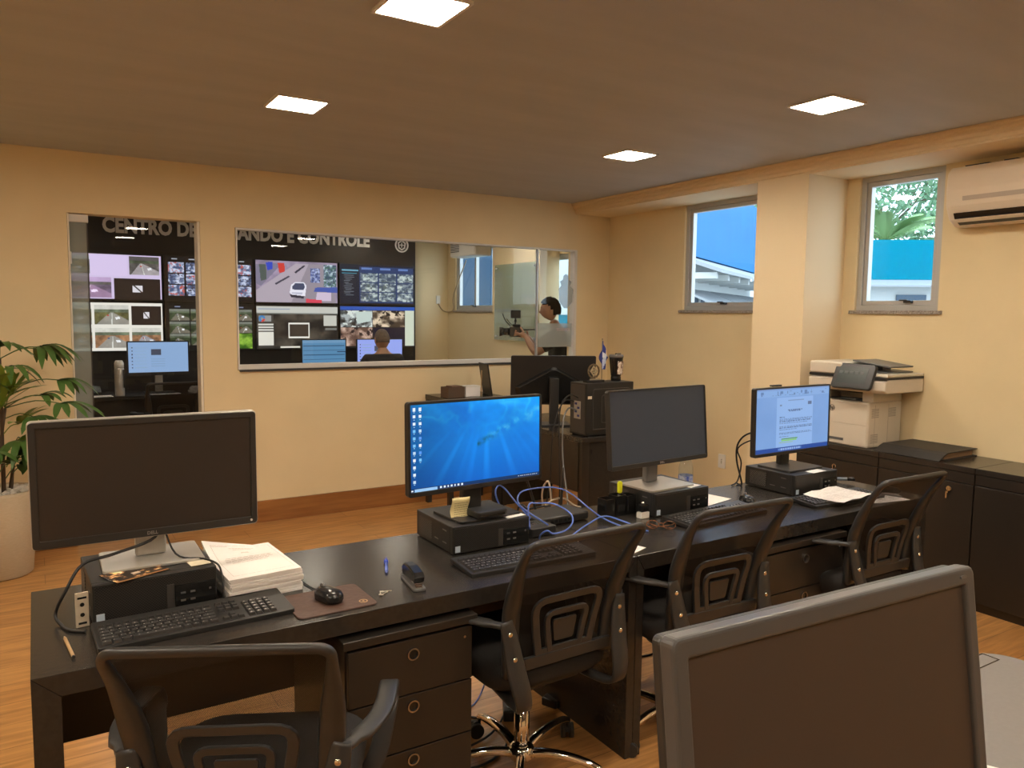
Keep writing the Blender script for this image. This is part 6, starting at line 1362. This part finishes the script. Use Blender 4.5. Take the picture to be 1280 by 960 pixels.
for s, q in ((-1, 'l'), (1, 'r')): N2.update({q+'sh': ((s*.175, -.02, 1.12), .076), q+'el': ((s*.225, .06, .96), .062)}); E2 += [('up', q+'sh'), (q+'sh', q+'el')]
skinned('t_shirt', N2, E2, 'b', SHIRT, t)
NT = {'b': ((0, -.02, .69), (.165, .12))}; ET = []
for s, q in ((-1, 'l'), (1, 'r')): NT.update({q+'hip': ((s*.09, .04, .685), .105), q+'kn': ((s*.13, .42, .665), .078), q+'an': ((s*.13, .40, .14), .056)}); ET += [('b', q+'hip'), (q+'hip', q+'kn'), (q+'kn', q+'an')]
skinned('trousers', NT, ET, 'b', TROU, t)
for s in (-1, 1): b = newbm(); prism(b, rrect(.095, .27, .045, 5, s*.135, .475), 0, .07, 'XY', top_inset=.2); obj('shoe', b, SHOE, t, bevel=.012)
# standing camera operator, profile to the left
PX, PY = 4.46, 6.32; YAW = 60
t = thing('person', 'person in black t-shirt with dark wavy hair standing and filming with a camera rig', 'person', (PX, PY, 0), YAW)
N = {'pel': ((0, -.02, .94), (.15, .11)), 'sp': ((0, -.03, 1.10), (.135, .10)), 'ch': ((0, -.02, 1.27), (.16, .115)), 'up': ((0, -.005, 1.39), (.14, .09)), 'nk': ((0, .02, 1.48), .056), 'nk2': ((0, .045, 1.555), .056)}; E_ = [('pel', 'sp'), ('sp', 'ch'), ('ch', 'up'), ('up', 'nk'), ('nk', 'nk2')]
for s, q in ((-1, 'l'), (1, 'r')):
    el = (s*.24, .23, 1.215) if s < 0 else (s*.23, .20, 1.21); wr = (s*.075, .32, 1.385) if s < 0 else (s*.10, .27, 1.36)
    N.update({q+'sh': ((s*.18, .0, 1.405), .062), q+'el': (el, .044), q+'wr': (wr, .028), q+'hip': ((s*.09, -.01, .90), .10), q+'kn': ((s*.11, .02, .50), .062), q+'an': ((s*.12, -.03, .10), .042), q+'toe': ((s*.13, .11, .04), (.045, .035))})
    E_ += [('up', q+'sh'), (q+'sh', q+'el'), (q+'el', q+'wr'), ('pel', q+'hip'), (q+'hip', q+'kn'), (q+'kn', q+'an'), (q+'an', q+'toe')]
hand(N, E_, 'lwr', 'lh', (.25, .9, .25), (0, -.3, 1), (.8, .2, .2)); hand(N, E_, 'rwr', 'rh', (-.35, .8, .3), (0, -.2, 1), (-.8, .2, .2))
M_ = Matrix.Translation((0, .075, 1.650)) @ Matrix.Rotation(math.radians(-6), 4, 'X'); o = skinned('body_tmp', N, E_, 'pel', SKIN2, None); body_mesh(o, M_, SKIN2, t); hair(t, M_, HAIRB, .014, -.50, .20, tuft=.45, seed=4); eyes(t, M_)
N2 = {'b': ((0, -.02, .96), (.165, .125)), 'sp': ((0, -.03, 1.10), (.155, .12)), 'ch': ((0, -.02, 1.27), (.18, .135)), 'up': ((0, -.005, 1.39), (.155, .105)), 'nk': ((0, .015, 1.455), .070)}; E2 = [('b', 'sp'), ('sp', 'ch'), ('ch', 'up'), ('up', 'nk')]
for s, q in ((-1, 'l'), (1, 'r')): N2.update({q+'sh': ((s*.18, .0, 1.41), .076), q+'el': ((s*.232, .185, 1.250), .066)}); E2 += [('up', q+'sh'), (q+'sh', q+'el')]
skinned('t_shirt', N2, E2, 'b', SHIRT, t)
NT = {'b': ((0, -.02, .93), (.165, .12))}; ET = []
for s, q in ((-1, 'l'), (1, 'r')): NT.update({q+'hip': ((s*.09, -.01, .88), .112), q+'kn': ((s*.11, .02, .50), .080), q+'an': ((s*.12, -.03, .12), .062)}); ET += [('b', q+'hip'), (q+'hip', q+'kn'), (q+'kn', q+'an')]
skinned('trousers', NT, ET, 'b', TROU, t)
for s in (-1, 1): b = newbm(); prism(b, rrect(.095, .27, .045, 5, s*.125, .05), 0, .075, 'XY', top_inset=.2); obj('shoe', b, SHOE, t, bevel=.012)
Mp = Matrix.Translation((PX, PY, 0)) @ Matrix.Rotation(math.radians(YAW), 4, 'Z'); cpos = Mp @ Vector((0.0, .42, 1.405))
t = thing('film_camera', 'black camera rig with long lens and small top monitor held by the standing person', 'camera', cpos, YAW)
b = newbm(); box(b, (-.045, -.07, -.03), (.045, .06, .07)); box(b, (-.03, -.05, .0701), (.03, .03, .095)); obj('camera_body', b, PL, t, bevel=.008)
b = newbm(); cyl(b, (0, .0605, .02), (0, .12, .02), .036, 20); cyl(b, (0, .12, .02), (0, .16, .02), .042, 20, .050); obj('lens', b, PLG, t)
b = newbm(); cyl(b, (0, 0, .095), (0, 0, .155), .008, 8); sphere(b, (0, 0, .13), .014); obj('mount_arm', b, PLD, t)
b = newbm(); box(b, (-.04, -.05, .155), (.04, .05, .235)); obj('top_monitor', b, PL, t, bevel=.005)
b = newbm(); tube(b, [(.0, .05, .08), (0, .10, .13), (0, .13, .20)], .006, 6, 3); tube(b, [(.02, .03, .08), (.02, .09, .15)], .004, 6, 2); obj('microphone', b, PL, t)
b = newbm(); tube(b, [(0, -.07, .04), (.02, -.18, .045), (.05, -.33, .05)], .008, 7, 4); obj('shoulder_bar', b, PLD, t)
